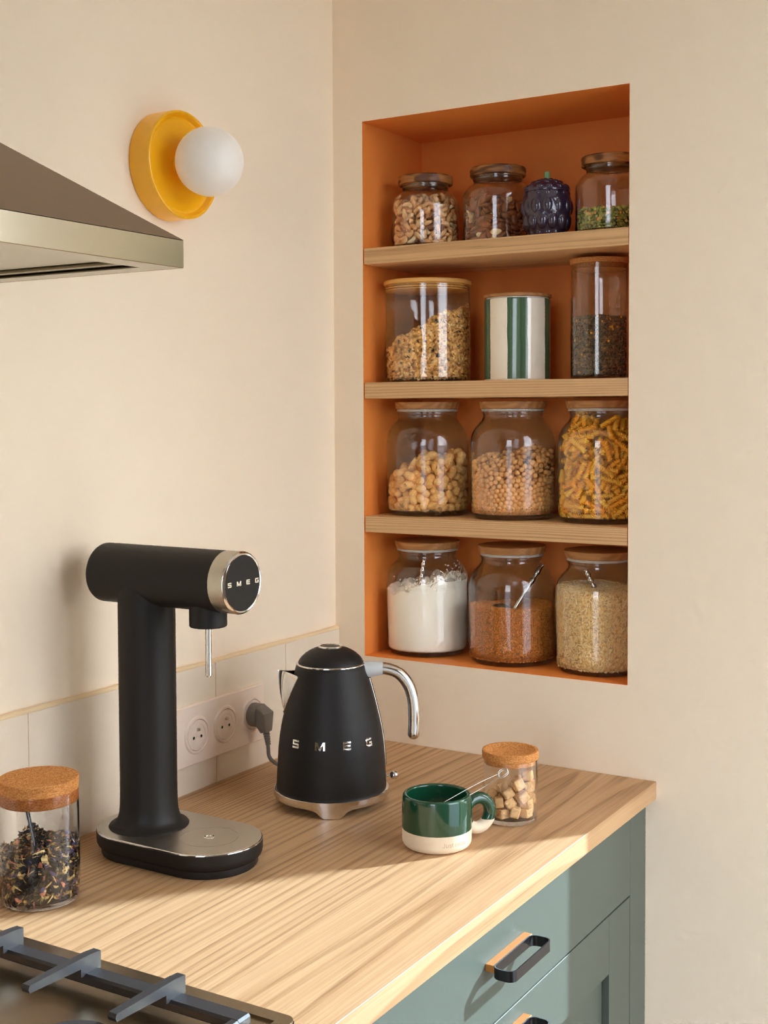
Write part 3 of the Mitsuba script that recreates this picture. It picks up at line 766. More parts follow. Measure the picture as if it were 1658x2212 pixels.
def jar_small(key, c, R, z0, s, label):
    """The squat jars of the top shelf, with a thick dark wooden lid."""
    base = [(0, 0.0), (0.052 * s, 0.0)] + arc(0.056 * s, 0.0060, 0.0058, -75, 0, 5) + [(0.0610 * s, 0.0070), (0, 0.0062)]
    side = [(0.0617 * s, 0.0050), (0.0642 * s, 0.0120), (R, 0.0220), (R, 0.0800 * s), (0.0640 * s, 0.0900 * s), (0.0600 * s, 0.0985 * s), (0.0545 * s, 0.1050 * s), (0.0480 * s, 0.1105 * s), (0.0438 * s, 0.1135 * s), (0.0430 * s, 0.1165 * s), (0.0445 * s, 0.1195 * s), (0.0445 * s, 0.1260 * s)]
    obj(key + '__glass', move(lathe(shell(base[:-2] + side, 0.0020, 0.0062), 72), (*c, z0)), 'thick_glass', smooth=40)
    obj(key + '__neck_ring', move(lathe([(0.0435 * s + 0.0018 * math.cos(a), 0.1200 * s + 0.0026 * math.sin(a)) for a in np.linspace(0, 2 * PI, 10, endpoint=False)], 64, closed=True), (*c, z0)), 'thick_glass', smooth=60)
    obj(key + '__seal', move(lathe([(0, 0.1215 * s), (0.0420 * s, 0.1215 * s), (0.0420 * s, 0.1262 * s), (0, 0.1262 * s)], 48), (*c, z0)), 'acacia_wood', smooth=30)
    z1, r = 0.1245 * s, 0.0525
    lid = [(0.0455, z1 + 0.0030), (0.0480, z1), (r - 0.002, z1)] + arc(r - 0.002, z1 + 0.002, 0.002, -90, 0, 4) + arc(r - 0.003, z1 + 0.0132, 0.003, 0, 90, 5) + [(0, z1 + 0.0166)]
    obj(key + '__lid', move(lathe([(0, z1 + 0.0030)] + lid, 72), (*c, z0)), 'acacia_wood', smooth=30)
    labels[key + '__lid'] = {'label': 'thick dark wooden lid'}
    tag(key, label, 'jar')


def jar_straight(key, c, R, z0, H, label, base_h=0.008):
    b = base_h
    base = [(0, 0.0), (R - 0.006, 0.0)] + arc(R - 0.0055, 0.0050, 0.0050, -80, 0, 5) + [(R - 0.0005, b - 0.001), (R - 0.003, b), (0, b - 0.0012)]
    obj(key + '__glass', move(lathe(shell(base[:-3] + [(R, 0.0100), (R, H * 0.5), (R, H)], 0.0020, b - 0.0012), 80), (*c, z0)), 'thick_glass', smooth=40)
    tag(key, label, 'jar')


Z1, Z2, Z3, Z4 = 0.9325, 0.6795, 0.4254, NZ0 + t
JP, JC, JF = (0.100, -0.149), (0.100, -0.331), (0.100, -0.5045)
JW, JB, JR = (0.100, -0.1480), (0.100, -0.3285), (0.100, -0.502)
jar_big('peanut_jar', JP, 0.0805, Z3, 'lid_wood', 'large wooden-lidded glass jar of peanuts in their shells on the lowest shelf board')
jar_big('chickpea_jar', JC, 0.0800, Z3, 'lid_wood', 'large glass jar of chickpeas with a wooden lid, between the peanuts and the pasta')
jar_big('pasta_jar', JF, 0.0785, Z3, 'lid_wood', 'large glass jar full of yellow spiral pasta with a wooden lid')
jar_big('flour_jar', JW, 0.0805, Z4, 'lid_wood', 'large glass jar of white flour standing on the orange niche floor')
jar_big('bulgur_jar', JB, 0.0812, Z4, 'lid_wood', 'large glass jar of reddish brown grain with a metal scoop inside, beside the flour')
jar_big('rice_jar', JR, 0.0797, Z4, 'lid_wood', 'large glass jar of pale rice with a metal scoop handle on the niche floor')
JA1, JA2, JA3 = (0.100, -0.1459), (0.125, -0.2880), (0.100, -0.5217)
jar_small('cashew_jar', JA1, 0.0655, Z1, 1.0, 'squat glass jar of cashew nuts with a thick dark wooden lid on the top shelf')
jar_small('almond_jar', JA2, 0.0655, Z1, 1.05, 'squat glass jar of almonds with a thick dark wooden lid behind the berry pot')
jar_small('split_pea_jar', JA3, 0.0625, Z1, 0.985, 'squat glass jar of green split peas, at the right end of the top shelf')
JG, JK, JL = (0.100, -0.1500), (0.110, -0.3355), (0.110, -0.4961)
jar_straight('granola_jar', JG, 0.0825, Z2, 0.1840, 'wide straight glass jar of granola with a flat bamboo lid')
obj('granola_jar__lid', move(lathe(disc_prof(0.0845, 0.1855, 0.1945, 0.003), 80), (*JG, Z2)), 'bamboo', smooth=40)
obj('granola_jar__seal', move(lathe([(0, 0.1750), (0.0795, 0.1750), (0.0808, 0.1775), (0.0795, 0.1795), (0.0808, 0.1820), (0.0795, 0.1855), (0, 0.1855)], 72), (*JG, Z2)), 'bamboo', smooth=30)
jar_straight('lentil_jar', JL, 0.0505, Z2, 0.2050, 'tall narrow glass jar of brown lentils with a cork lid on the middle shelf')
obj('lentil_jar__lid', move(lathe([(0, 0.1960), (0.0478, 0.1960), (0.0490, 0.1970), (0.0500, 0.2058), (0.0512, 0.2062), (0.0525, 0.2140), (0.0515, 0.2150), (0, 0.2150)], 64), (*JL, Z2)), 'cork', smooth=30)
TEA, SUG = (-0.8946, -0.1312), (-0.3011, -0.5161)
jar_straight('tea_jar', TEA, 0.0505, 0.0, 0.1425, 'glass jar of loose flower tea with a flat cork lid beside the water maker')
obj('tea_jar__lid', move(lathe([(0, 0.1275), (0.0480, 0.1275), (0.0490, 0.1283), (0.0497, 0.1440), (0.0506, 0.1570), (0.0500, 0.1580), (0, 0.1580)], 72), (*TEA, 0)), 'cork', smooth=30)
jar_straight('sugar_jar', SUG, 0.0415, 0.0, 0.0945, 'small glass jar of brown sugar cubes with a hollowed cork lid behind the mug')
obj('sugar_jar__lid', move(lathe([(0, 0.0880), (0.0385, 0.0880), (0.0392, 0.0886), (0.0392, 0.0950), (0.0422, 0.0952)] + arc(0.0417, 0.0970, 0.0014, -60, 0, 3) + arc(0.0417, 0.1066, 0.0014, 0, 90, 4)
    + [(0.0385, 0.1080), (0.0365, 0.1062), (0.0300, 0.1030), (0.0200, 0.1008), (0.0100, 0.0998), (0, 0.0995)], 72), (*SUG, 0)), 'cork', smooth=30)
for k in ('lentil_jar', 'tea_jar', 'sugar_jar'):
    labels[k + '__lid'] = {'label': 'cork lid'}

# green and cream striped canister
def _stripes(p, n, uv):
    a = dr.atan2(p.y - JK[1], p.x - JK[0]) + 0.035 * (P_.fbm(p.z * 30, p.x * 0 + 3, 0.0, 2) - 0.5)
    q = (a + 10 * PI + CAN_OFF) * (5 / (2 * PI))
    fr = q - dr.floor(q)
    green = P_.mix(S(52, 84, 54), S(84, 112, 82), P_.noise(a * 40, p.z * 3, 0.0))
    return dr.select((fr < 0.49) & (p.z > Z2 + ZC + 0.0035), green, mi.Color3f(*S(236, 226, 204)))


cam_a = math.atan2(EYE[1] - JK[1], EYE[0] - JK[0])
CAN_OFF = -(cam_a) + 0.245 * 2 * PI / 5 - 10 * PI + 2 * PI * 8
scene['canister_glaze'] = {'type': 'twosided', 'bsdf': {'type': 'principled', 'base_color': mikit.proc(_stripes), 'roughness': 0.12, 'specular': 0.55, 'clearcoat': 0.8, 'clearcoat_gloss': 0.98}}
can = 'striped_canister'
tag(can, 'ceramic canister with vertical green and cream stripes and a wooden lid', 'canister')
obj(can + '__body', move(lathe([(0, 0), (0.0570, 0.0)] + arc(0.0570, 0.0042, 0.0042, -80, 0, 5) + [(0.0612, 0.020), (0.0612, 0.148), (0.0604, 0.1505), (0.0585, 0.151), (0, 0.151)], 96), (*JK, Z2)), 'canister_glaze', smooth=40)
obj(can + '__seal', move(lathe([(0, 0.1505), (0.0578, 0.1505), (0.0578, 0.1535), (0, 0.1535)], 64), (*JK, Z2)), 'seal_ring', smooth=30)
obj(can + '__lid', move(lathe(disc_prof(0.0628, 0.1533, 0.1600, 0.0022), 72), (*JK, Z2)), 'lid_wood', smooth=40)

# blackberry shaped pot
pot = 'berry_pot'
tag(pot, 'glossy dark purple ceramic pot shaped like a blackberry', 'pot')
BC = (0.075, -0.410)


def bumps(rows, core):
    parts = [m3.Manifold.hull_points(np.array(lathe(core, 40).vertices))]
    for n, rc, z, rt, rv, rr, ph in rows:
        for q in range(n):
            a = (q + ph) * 2 * PI / n
            e = m3.Manifold.sphere(1.0, 40).scale([rr, rt, rv])
            parts.append(e.rotate([0, 0, math.degrees(a)]).translate([rc * math.cos(a), rc * math.sin(a), z]))
    return m3.Manifold.batch_boolean(parts, m3.OpType.Add)


ca_ = math.degrees(math.atan2(EYE[1] - BC[1], EYE[0] - BC[0])) / 360 * 12
body = bumps([(12, 0.0365, 0.0565, 0.0108, 0.0172, 0.0104, ca_ + 0.05), (12, 0.0345, 0.0310, 0.0106, 0.0165, 0.0098, ca_ + 0.55), (12, 0.0260, 0.0100, 0.0085, 0.0095, 0.0080, ca_ + 0.05), (14, 0.0335, 0.0785, 0.0086, 0.0085, 0.0088, ca_ * 14 / 12)],
             [(0, 0), (0.029, 0), (0.036, 0.02), (0.0432, 0.045), (0.0434, 0.07), (0.0395, 0.083), (0, 0.083)])
obj(pot + '__body', move(body, (*BC, Z1)), 'berry_glaze', smooth=50)
lidm = bumps([(12, 0.0300, 0.0900, 0.0092, 0.0070, 0.0118, ca_ + 0.3), (9, 0.0195, 0.0990, 0.0078, 0.0058, 0.0098, ca_ * 9 / 12), (6, 0.0085, 0.1040, 0.0058, 0.0045, 0.0065, 0.2)],
             [(0, 0.0835), (0.0405, 0.0835), (0.0412, 0.0870), (0.036, 0.0935), (0.024, 0.1010), (0, 0.1050)])
obj(pot + '__lid', move(lidm, (*BC, Z1)), 'berry_glaze', smooth=50)
obj(pot + '__stem', move(lathe([(0, 0.104), (0.0064, 0.104), (0.0056, 0.112), (0.0050, 0.1195), (0.0040, 0.1208), (0, 0.1210)], 7), (*BC, Z1)), 'stem_green', smooth=50)
labels[pot + '__stem'] = {'label': 'pale green stem knob'}

# ------------------------------------------------------------------ what is in the jars
def pack(n, offs, rads, Rj, hinit, seed, tilt=(0.0, 0.0), iters=130, neck=None):
    """Drops n rigid pieces (each a chain of spheres) into a cylinder; returns positions and rotations."""
    rng = np.random.default_rng(seed)
    offs, rads = np.asarray(offs, float), np.asarray(rads, float)
    k, rm = len(offs), float(max(rads))
    a, r = rng.uniform(0, 2 * PI, n), np.sqrt(rng.uniform(0, 1, n)) * (Rj - rm)
    pos = np.stack([r * np.cos(a), r * np.sin(a), rng.uniform(rm, hinit, n)], 1)
    rot = Rot.random(n, random_state=seed)
    own = np.repeat(np.arange(n), k)
    rr = np.tile(rads, n)
    held = np.zeros(n, bool)
    for it in range(iters):
        g = 2.4 * hinit / (0.6 * iters) * max(0.0, 1 - it / (0.6 * iters)) + 0.008 * rm
        g = g * np.where(held, 0.10, 1.0)
        pos[:, 2] -= g
        pos[:, 0] += tilt[0] * g
        pos[:, 1] += tilt[1] * g
        arm = np.einsum('nij,kj->nki', rot.as_matrix(), offs).reshape(-1, 3)
        s = np.repeat(pos, k, 0) + arm
        mv = np.zeros_like(s)
        cnt = np.ones(n * k)
        pr = cKDTree(s).query_pairs(2 * rm, output_type='ndarray')
        if len(pr):
            i, j = pr[:, 0], pr[:, 1]
            d = s[i] - s[j]
            L = np.linalg.norm(d, axis=1) + 1e-9
            ov = rr[i] + rr[j] - L
            ok = (ov > 0) & (own[i] != own[j])
            i, j, d, L, ov = i[ok], j[ok], d[ok], L[ok], ov[ok]
            q = d / L[:, None] * (0.5 * ov)[:, None]
            np.add.at(mv, i, q)
            np.add.at(mv, j, -q)
            np.add.at(cnt, i, 0.35)
            np.add.at(cnt, j, 0.35)
        held = np.linalg.norm(mv, axis=1).reshape(n, k).max(1) > 0.10 * rm
        mv /= cnt[:, None]
        rad = np.hypot(s[:, 0], s[:, 1])
        out = np.maximum(0, rad + rr - Rj * (1 if neck is None or it < 0.55 * iters else np.interp(s[:, 2], neck[0], neck[1])))
        mv[:, :2] -= s[:, :2] / (rad[:, None] + 1e-9) * out[:, None]
        mv[:, 2] += np.maximum(0, rr - s[:, 2])
        pos += 1.25 * mv.reshape(n, k, 3).mean(1)
        if k > 1:
            tq = np.cross(arm, mv).reshape(n, k, 3).sum(1) / (np.sum(offs ** 2) + k * 0.3 * rm ** 2)
            rot = Rot.from_rotvec(np.clip(tq, -0.5, 0.5)) * rot
    return pos, rot.as_matrix()


def visible(pos, c, Rj, deep, reach=1.95):
    """True for the pieces near the glass on the camera's side, or near the top of the heap."""
    d = np.array([EYE[0] - c[0], EYE[1] - c[1]])
    d /= np.hypot(*d)
    rad = np.hypot(pos[:, 0], pos[:, 1])
    front = (rad > Rj - deep) & (pos[:, :2] @ d > rad * math.cos(reach))
    cell = np.round(pos[:, :2] / (deep * 0.9)).astype(int)
    topz = {}
    for q, z in zip(map(tuple, cell), pos[:, 2]):
        topz[q] = max(topz.get(q, -1), z)
    ontop = pos[:, 2] > np.array([topz[tuple(q)] for q in cell]) - deep * 0.55
    return front | ontop


def place(base, cols, pos, mats, c, z0, rng):
    """Copies of the base meshes under the given places: a list of (vertices, faces, colours)."""
    out = []
    for q in range(len(pos)):
        v, f = base[q % len(base)]
        col = cols(q, v, rng)
        out.append((v @ mats[q].T + pos[q] + [c[0], c[1], z0], f, np.broadcast_to(col, (len(v), 3))))
    return out


def pieces_out(name, plural_key, items, vis, order, cap, bsdf, label, cat, group, rest_label):
    """The visible pieces become things of their own, the others one mesh."""
    idx = [q for q in order if vis[q]][:cap]
    pick = set(idx)
    for q in idx:
        v, f, col = items[q]
        tag(obj(name, tm(v, f), bsdf, smooth=True, color=col), label, cat, group)
    rest = [items[q] for q in range(len(items)) if q not in pick]
    if rest:
        nv = np.cumsum([0] + [len(v) for v, _, _ in rest])
        obj(plural_key, tm(np.vstack([v for v, _, _ in rest]), np.vstack([f + a for (_, f, _), a in zip(rest, nv)])), bsdf, smooth=True, color=np.vstack([x for _, _, x in rest]))
        tag(plural_key, rest_label, kind='stuff')


def near_first(pos, c, z0):
    p = pos + [c[0], c[1], z0]
    return np.argsort(np.linalg.norm(p - EYE, axis=1))


def nz(v, f, seed=0):
    return meshkit.noise(np.asarray(v) * f + 50, seed) - 0.5


def grid_surface(n, m, fn):
    """A closed tube-like surface: fn(t, a) for t in 0..1 (n rings) and the angle a (m steps)."""
    tt_, aa = np.meshgrid(np.linspace(0, 1, n), np.arange(m) * 2 * PI / m, indexing='ij')
    v = fn(tt_, aa).reshape(-1, 3)
    i, j = np.meshgrid(np.arange(n - 1), np.arange(m), indexing='ij')
    i, j = i.ravel(), j.ravel()
    j2 = (j + 1) % m
    f = np.vstack([np.stack([i * m + j, i * m + j2, (i + 1) * m + j2], 1), np.stack([i * m + j, (i + 1) * m + j2, (i + 1) * m + j], 1)])
    mm = tm(v, f)
    if mm.volume < 0:
        f = f[:, ::-1]
    return v, f


def vary(a, b, rng, j=0.06):
    u = rng.uniform()
    return np.clip((np.array(a) * (1 - u) + np.array(b) * u) * (1 + rng.normal(0, j)), 0.002, 1)


# peanuts
def peanut(seed):
    rg = np.random.default_rng(seed)
    L, w1, w2, bend = 0.0325 * rg.uniform(0.88, 1.1), 0.0078, 0.0073 * rg.uniform(0.9, 1.05), rg.uniform(-0.0022, 0.0022)

    def fn(t_, a):
        x = (t_ - 0.5) * L
        r = np.sqrt(np.clip(1 - (2 * t_ - 1) ** 6, 0, 1)) * (w1 * np.exp(-((t_ - 0.24) / 0.27) ** 2) + w2 * np.exp(-((t_ - 0.77) / 0.26) ** 2) + 0.0012)
        r = np.minimum(r, 0.0088 * np.sqrt(np.clip(np.sin(PI * t_), 0, 1)) ** 0.8 + 0.0002)
        r = r * (1 + 0.045 * np.cos(a * 9 + 2 * np.sin(t_ * 12)) + 0.04 * np.cos(t_ * 46 + np.sin(a * 3)))
        return np.stack([x, r * np.cos(a) + bend * np.cos(PI * (2 * t_ - 1)), r * np.sin(a)], -1)
    return grid_surface(22, 18, fn)


rng = np.random.default_rng(5)
PN = [peanut(s) for s in range(7)]


def peanut_col(q, v, rng):
    b = vary(S(226, 166, 88), S(244, 194, 120), rng, 0.05)
    return np.clip(b * (1 + 0.42 * nz(v, 420, q)[:, None]), 0, 1)


pd_, pn_ = lateral(JP)
pos, mats = pack(290, [(-0.0095, 0, 0), (0, 0, 0), (0.0095, 0, 0)], [0.0074, 0.0066, 0.0072], 0.0766, 0.18, 11, tilt=tuple(0.16 * pn_))
items = place(PN, peanut_col, pos, mats, JP, Z3 + 0.0100, rng)
pieces_out('peanut', 'peanut_pile', items, visible(pos, JP, 0.0766, 0.021), near_first(pos, JP, Z3), 300, 'vertex_matte',
           'peanut in its tan shell inside the peanut jar', 'peanut', 'peanuts in the jar', 'peanuts deeper inside the peanut jar')


# cashews
def cashew(seed):
    rg = np.random.default_rng(100 + seed)
    L, Rb, th = rg.uniform(2.7, 3.3), 0.0078 * rg.uniform(0.9, 1.1), 0.0052 * rg.uniform(0.9, 1.1)

    def fn(t_, a):
        b = (t_ - 0.5) * L
        r = th * np.clip(np.sin(PI * np.clip(t_, 0.0, 1)), 0, 1) ** 0.5 * (1 - 0.25 * (t_ - 0.3)) + 0.0001
        cxx, cyy = Rb * np.sin(b), Rb * np.cos(b) - Rb * 0.72
        q = r * np.cos(a)
        return np.stack([cxx + q * np.sin(b), cyy + q * np.cos(b), 0.86 * r * np.sin(a)], -1)
    v, f = grid_surface(16, 12, fn)
    return v * (1 + 0.10 * nz(v, 260, seed)[:, None]), f


CS = [cashew(s) for s in range(8)]


def cashew_col(q, v, rng):
    u = rng.uniform()
    b = vary(S(240, 198, 140), S(226, 168, 106), rng, 0.05) if u < 0.86 else (vary(S(238, 216, 174), S(232, 204, 156), rng) if u < 0.94 else vary(S(150, 96, 60), S(120, 74, 50), rng))
    return np.clip(b * (1 + 0.30 * nz(v, 300, q)[:, None]), 0, 1)


pos, mats = pack(390, [(-0.0068, -0.002, 0), (0, 0.0025, 0), (0.0068, -0.002, 0)], [0.0050, 0.0054, 0.0048], 0.0618, 0.15, 12, iters=120)
items = place(CS, cashew_col, pos, mats, JA1, Z1 + 0.0065, rng)
pieces_out('cashew', 'cashew_pile', items, visible(pos, JA1, 0.0618, 0.0145), near_first(pos, JA1, Z1), 300, 'vertex_gloss',
           'curved roasted cashew nut inside the cashew jar', 'cashew nut', 'cashews in the jar', 'cashew nuts deeper inside the cashew jar')


# almonds
def almond(seed):
    rg = np.random.default_rng(200 + seed)
    L, W, H = 0.0225 * rg.uniform(0.9, 1.1), 0.0066 * rg.uniform(0.9, 1.1), 0.0040

    def fn(t_, a):
        r = np.clip(np.sin(PI * t_ ** 0.82), 0, 1) ** 0.72
        wr = 1 + 0.04 * np.cos(a * 13)
        return np.stack([(t_ - 0.5) * L, W * r * np.cos(a) * wr, H * r * np.sin(a) * wr], -1)
    return grid_surface(14, 14, fn)


AL = [almond(s) for s in range(5)]


def almond_col(q, v, rng):
    if rng.uniform() < 0.10:
        return vary(S(240, 214, 160), S(230, 196, 138), rng, 0.04)
    b = vary(S(150, 84, 42), S(116, 60, 30), rng, 0.12)
    return np.clip(b * (1 + 0.6 * nz(v * [0.3, 1, 1], 900, q)[:, None]), 0, 1)


pos, mats = pack(590, [(-0.0062, 0, 0), (0, 0, 0), (0.0062, 0, 0)], [0.0043, 0.0052, 0.0043], 0.0618, 0.15, 13, iters=120)
items = place(AL, almond_col, pos, mats, JA2, Z1 + 0.0065, rng)
pieces_out('almond', 'almond_pile', items, visible(pos, JA2, 0.0618, 0.0125), near_first(pos, JA2, Z1), 300, 'vertex_gloss',
           'almond inside the almond jar behind the berry pot', 'almond', 'almonds in the jar', 'almonds deeper inside the almond jar')


# chickpeas
def chickpea(sub):
    m = trimesh.creation.icosphere(sub, 1.0)
    v = np.array(m.vertices)
    r = 1 + 0.05 * nz(v, 2.2, 3)
    d = v @ np.array([0.8, 0, 0.6])
    r += 0.10 * np.exp(-((1 - d) / 0.10)) - 0.06 * np.exp(-(v[:, 1] / 0.3) ** 2) * np.clip(v[:, 0], 0, 1)
    return v * r[:, None] * 0.00485, np.array(m.faces)


def chick_col(q, v, rng):
    b = vary(S(236, 178, 112), S(216, 156, 90), rng, 0.05)
    return np.clip(b * (1 + 0.25 * nz(v, 500, q)[:, None]), 0, 1)


pos, _ = pack(3300, [(0, 0, 0)], [0.00485], 0.0766, 0.22, 14, iters=110)
mats = Rot.random(len(pos), random_state=4).as_matrix()
vis = visible(pos, JC, 0.0766, 0.0095, 1.7)
order = near_first(pos, JC, Z3)
rank = np.empty(len(order), int)
rank[order] = np.arange(len(order))
seen = [q for q in order if vis[q]][:300]
fine_, rough_ = [chickpea(2)], [chickpea(1)]
sset = set(seen)
items = [place(fine_ if q in sset else rough_, chick_col, pos[q:q + 1], mats[q:q + 1], JC, Z3 + 0.0100, rng)[0] for q in range(len(pos))]
pieces_out('chickpea', 'chickpea_pile', items, vis, order, 300, 'vertex_matte', 'dried chickpea inside the chickpea jar', 'chickpea', 'chickpeas in the jar', 'further chickpeas inside the chickpea jar')


# spiral pasta
def fusillo(seed):
    rg = np.random.default_rng(300 + seed)
    L, tw, R0, ph = 0.036 * rg.uniform(0.85, 1.15), rg.uniform(9.0, 10.5) * PI * 0.62, 0.0056, rg.uniform(0, 6)

    def fn(t_, a):
        lob = 0.34 + 0.66 * (0.5 + 0.5 * np.cos(3 * a)) ** 1.4
        r = R0 * lob * np.clip(np.minimum(t_, 1 - t_) * 60, 0.02, 1)
        b = a + tw * t_ + ph
        return np.stack([(t_ - 0.5) * L, r * np.cos(b), r * np.sin(b)], -1)
    return grid_surface(44, 12, fn)


FU = [fusillo(s) for s in range(5)]


def fus_col(q, v, rng):
    return np.broadcast_to(vary(S(255, 206, 80), S(255, 182, 44), rng, 0.04), (len(v), 3))


pos, mats = pack(480, [(-0.0135, 0, 0), (-0.0045, 0, 0), (0.0045, 0, 0), (0.0135, 0, 0)], [0.0050] * 4, 0.0750, 0.24, 15, iters=170, neck=([0.118, 0.136, 0.150, 0.165], [1, 0.96, 0.87, 0.72]))
pos = pos[:]
items = place(FU, fus_col, pos, mats, JF, Z3 + 0.0100, rng)
pieces_out('fusilli_piece', 'fusilli_pile', items, visible(pos, JF, 0.0750, 0.0165, 1.8), near_first(pos, JF, Z3), 300, 'vertex_gloss',
           'yellow spiral pasta piece inside the pasta jar', 'pasta', 'pasta in the jar', 'spiral pasta deeper inside the pasta jar')


# sugar cubes
def cube(seed):
    rg = np.random.default_rng(400 + seed)
    m = bbox(-0.0084, 0.0084, -0.0078, 0.0078, -0.0070, 0.0070, 0.0018).subdivide().subdivide()
    v = np.array(m.vertices)
    return v * (1 + 0.05 * nz(v, 500, seed)[:, None] + 0.05 * nz(v, 1400, seed + 9)[:, None]), np.array(m.faces)


SC_ = [cube(s) for s in range(5)]


def cube_col(q, v, rng):
    b = vary(S(224, 184, 130), S(208, 164, 108), rng, 0.03)
    return np.clip(b * (1 + 0.7 * nz(v, 1800, q)[:, None]), 0, 1)


sd3, sn3 = lateral(SUG)
pos, mats = pack(31, [(a, b, 0) for a in (-0.004, 0.004) for b in (-0.0035, 0.0035)], [0.0070] * 4, 0.0378, 0.14, 23, tilt=tuple(0.10 * sn3), iters=170)
items = place(SC_, cube_col, pos, mats, SUG, 0.0085, rng)
pieces_out('sugar_cube', 'sugar_cube_pile', items, np.ones(len(pos), bool), near_first(pos, SUG, 0), 300, 'vertex_matte',
           'brown sugar cube inside the small cork-lidded jar', 'sugar cube', 'sugar cubes in the jar', '')


# loose fillings: grains spread over the glass and the top of a heap, on a core darkened as the shade between the grains
def heap(key, c, z0, Rj, top, grains, n_wall, n_top, colour, core_shade, seed, jit, depth, label, bsdf='vertex_matte', flat=True, grid=None, reach=2.1, extra=None, core_gap=None):
    rg = np.random.default_rng(seed)
    d = np.array([EYE[0] - c[0], EYE[1] - c[1]])
    a0 = math.atan2(d[1], d[0])
    P, N = [], []
    if grid:
        da = grid / Rj
        q = 0
        for zz_ in np.arange(grid * 0.45, 0.3, grid * 0.86):
            aa = a0 + np.arange(-reach, reach, da) + (q % 2) * da / 2
            q += 1
            aa = aa + rg.normal(0, 0.13 * da, len(aa))
            P.append(np.stack([np.cos(aa), np.sin(aa), zz_ + rg.normal(0, grid * 0.10, len(aa))], 1))
        w = np.vstack(P)
    else:
        aa = a0 + rg.uniform(-reach, reach, n_wall)
        w = np.stack([np.cos(aa), np.sin(aa), rg.uniform(0, 0.2, n_wall)], 1)
    rw = Rj - rg.uniform(0.15, 1.0, len(w)) * depth
    w = np.stack([w[:, 0] * rw, w[:, 1] * rw, w[:, 2]], 1)
    w = w[w[:, 2] < top(w[:, 0], w[:, 1])]
    nw = np.hstack([w[:, :2] / np.linalg.norm(w[:, :2], axis=1)[:, None], np.zeros((len(w), 1))])
    at, rt = rg.uniform(0, 2 * PI, n_top), np.sqrt(rg.uniform(0, 1, n_top)) * (Rj - depth * 0.5)
    tx_, ty_ = rt * np.cos(at), rt * np.sin(at)
    tp = np.stack([tx_, ty_, top(tx_, ty_) - rg.uniform(-0.2, 0.6, n_top) * depth], 1)
    nt = np.broadcast_to([0, 0, 1.0], tp.shape)
    Pp, Nn = np.vstack([w, tp]), np.vstack([nw, nt])
    n = len(Pp)
    Nn = Nn + rg.normal(0, jit, (n, 3))
    Nn /= np.linalg.norm(Nn, axis=1)[:, None]
    u = np.cross(Nn, rg.normal(0, 1, (n, 3)))
    u /= np.linalg.norm(u, axis=1)[:, None]
    Mx = np.stack([u, np.cross(Nn, u), Nn], 2)
    sc = rg.uniform(0.82, 1.18, n)
    which = rg.integers(0, len(grains), n)
    cols = colour(n, rg)
    V_, F_, C_ = [], [], []
    cnt_ = 0
    for gi, (gv, gf) in enumerate(grains):
        s = np.nonzero(which == gi)[0]
        if not len(s):
            continue
        vv_ = np.einsum('nij,kj->nki', Mx[s] * sc[s, None, None], gv) + Pp[s][:, None, :]
        V_.append(vv_.reshape(-1, 3))
        F_.append((gf[None] + (np.arange(len(s)) * len(gv))[:, None, None]).reshape(-1, 3) + cnt_)
        C_.append(np.repeat(cols[s], len(gv), 0))
        cnt_ += len(s) * len(gv)
    # the core: a round body under the grains with the same top
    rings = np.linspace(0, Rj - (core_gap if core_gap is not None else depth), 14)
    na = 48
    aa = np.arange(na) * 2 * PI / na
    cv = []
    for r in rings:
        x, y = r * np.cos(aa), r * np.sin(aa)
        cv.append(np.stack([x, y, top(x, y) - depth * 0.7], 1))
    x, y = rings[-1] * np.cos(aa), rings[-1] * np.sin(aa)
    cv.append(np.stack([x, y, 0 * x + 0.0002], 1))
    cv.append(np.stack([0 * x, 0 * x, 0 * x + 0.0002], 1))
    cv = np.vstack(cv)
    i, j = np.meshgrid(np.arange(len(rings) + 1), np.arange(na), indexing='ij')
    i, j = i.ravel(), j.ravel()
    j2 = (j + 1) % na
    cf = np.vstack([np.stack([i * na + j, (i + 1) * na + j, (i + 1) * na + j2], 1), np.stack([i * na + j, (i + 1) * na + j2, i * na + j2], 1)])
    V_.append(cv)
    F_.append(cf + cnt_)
    C_.append(np.clip(np.array(core_shade) * (1 + 0.3 * nz(cv, 200)[:, None]), 0, 1))
    cnt_ += len(cv)
    if extra is not None:
        ev, ef, ec = extra
        V_.append(ev)
        F_.append(ef + cnt_)
        C_.append(ec)
    obj(key, tm(np.vstack(V_) + [c[0], c[1], z0], np.vstack(F_)), bsdf, smooth=True, color=np.vstack(C_))
    tag(key, label, kind='stuff')


def blob(seed, sx, sy, sz, sub=1, rough=0.25):
    m = trimesh.creation.icosphere(sub, 1.0)
    v = np.array(m.vertices)
    v = v * (1 + rough * 2 * nz(v, 1.6, seed)[:, None])
    return v * [sx, sy, sz], np.array(m.faces)


def pick(cols, w, n, rg, j=0.10):
    cols = np.array([S(*q) for q in cols])
    k = rg.choice(len(cols), n, p=np.array(w) / np.sum(w))
    return np.clip(cols[k] * (1 + rg.normal(0, j, (n, 1))), 0.003, 1)


def flat_top(h, amp, f, seed, slope=None):
    def top(x, y):
        z = h + amp * 2 * nz(np.stack([x, y, 0 * x], -1), f, seed)
        return z + (slope[0] * x + slope[1] * y if slope is not None else 0)
    return top


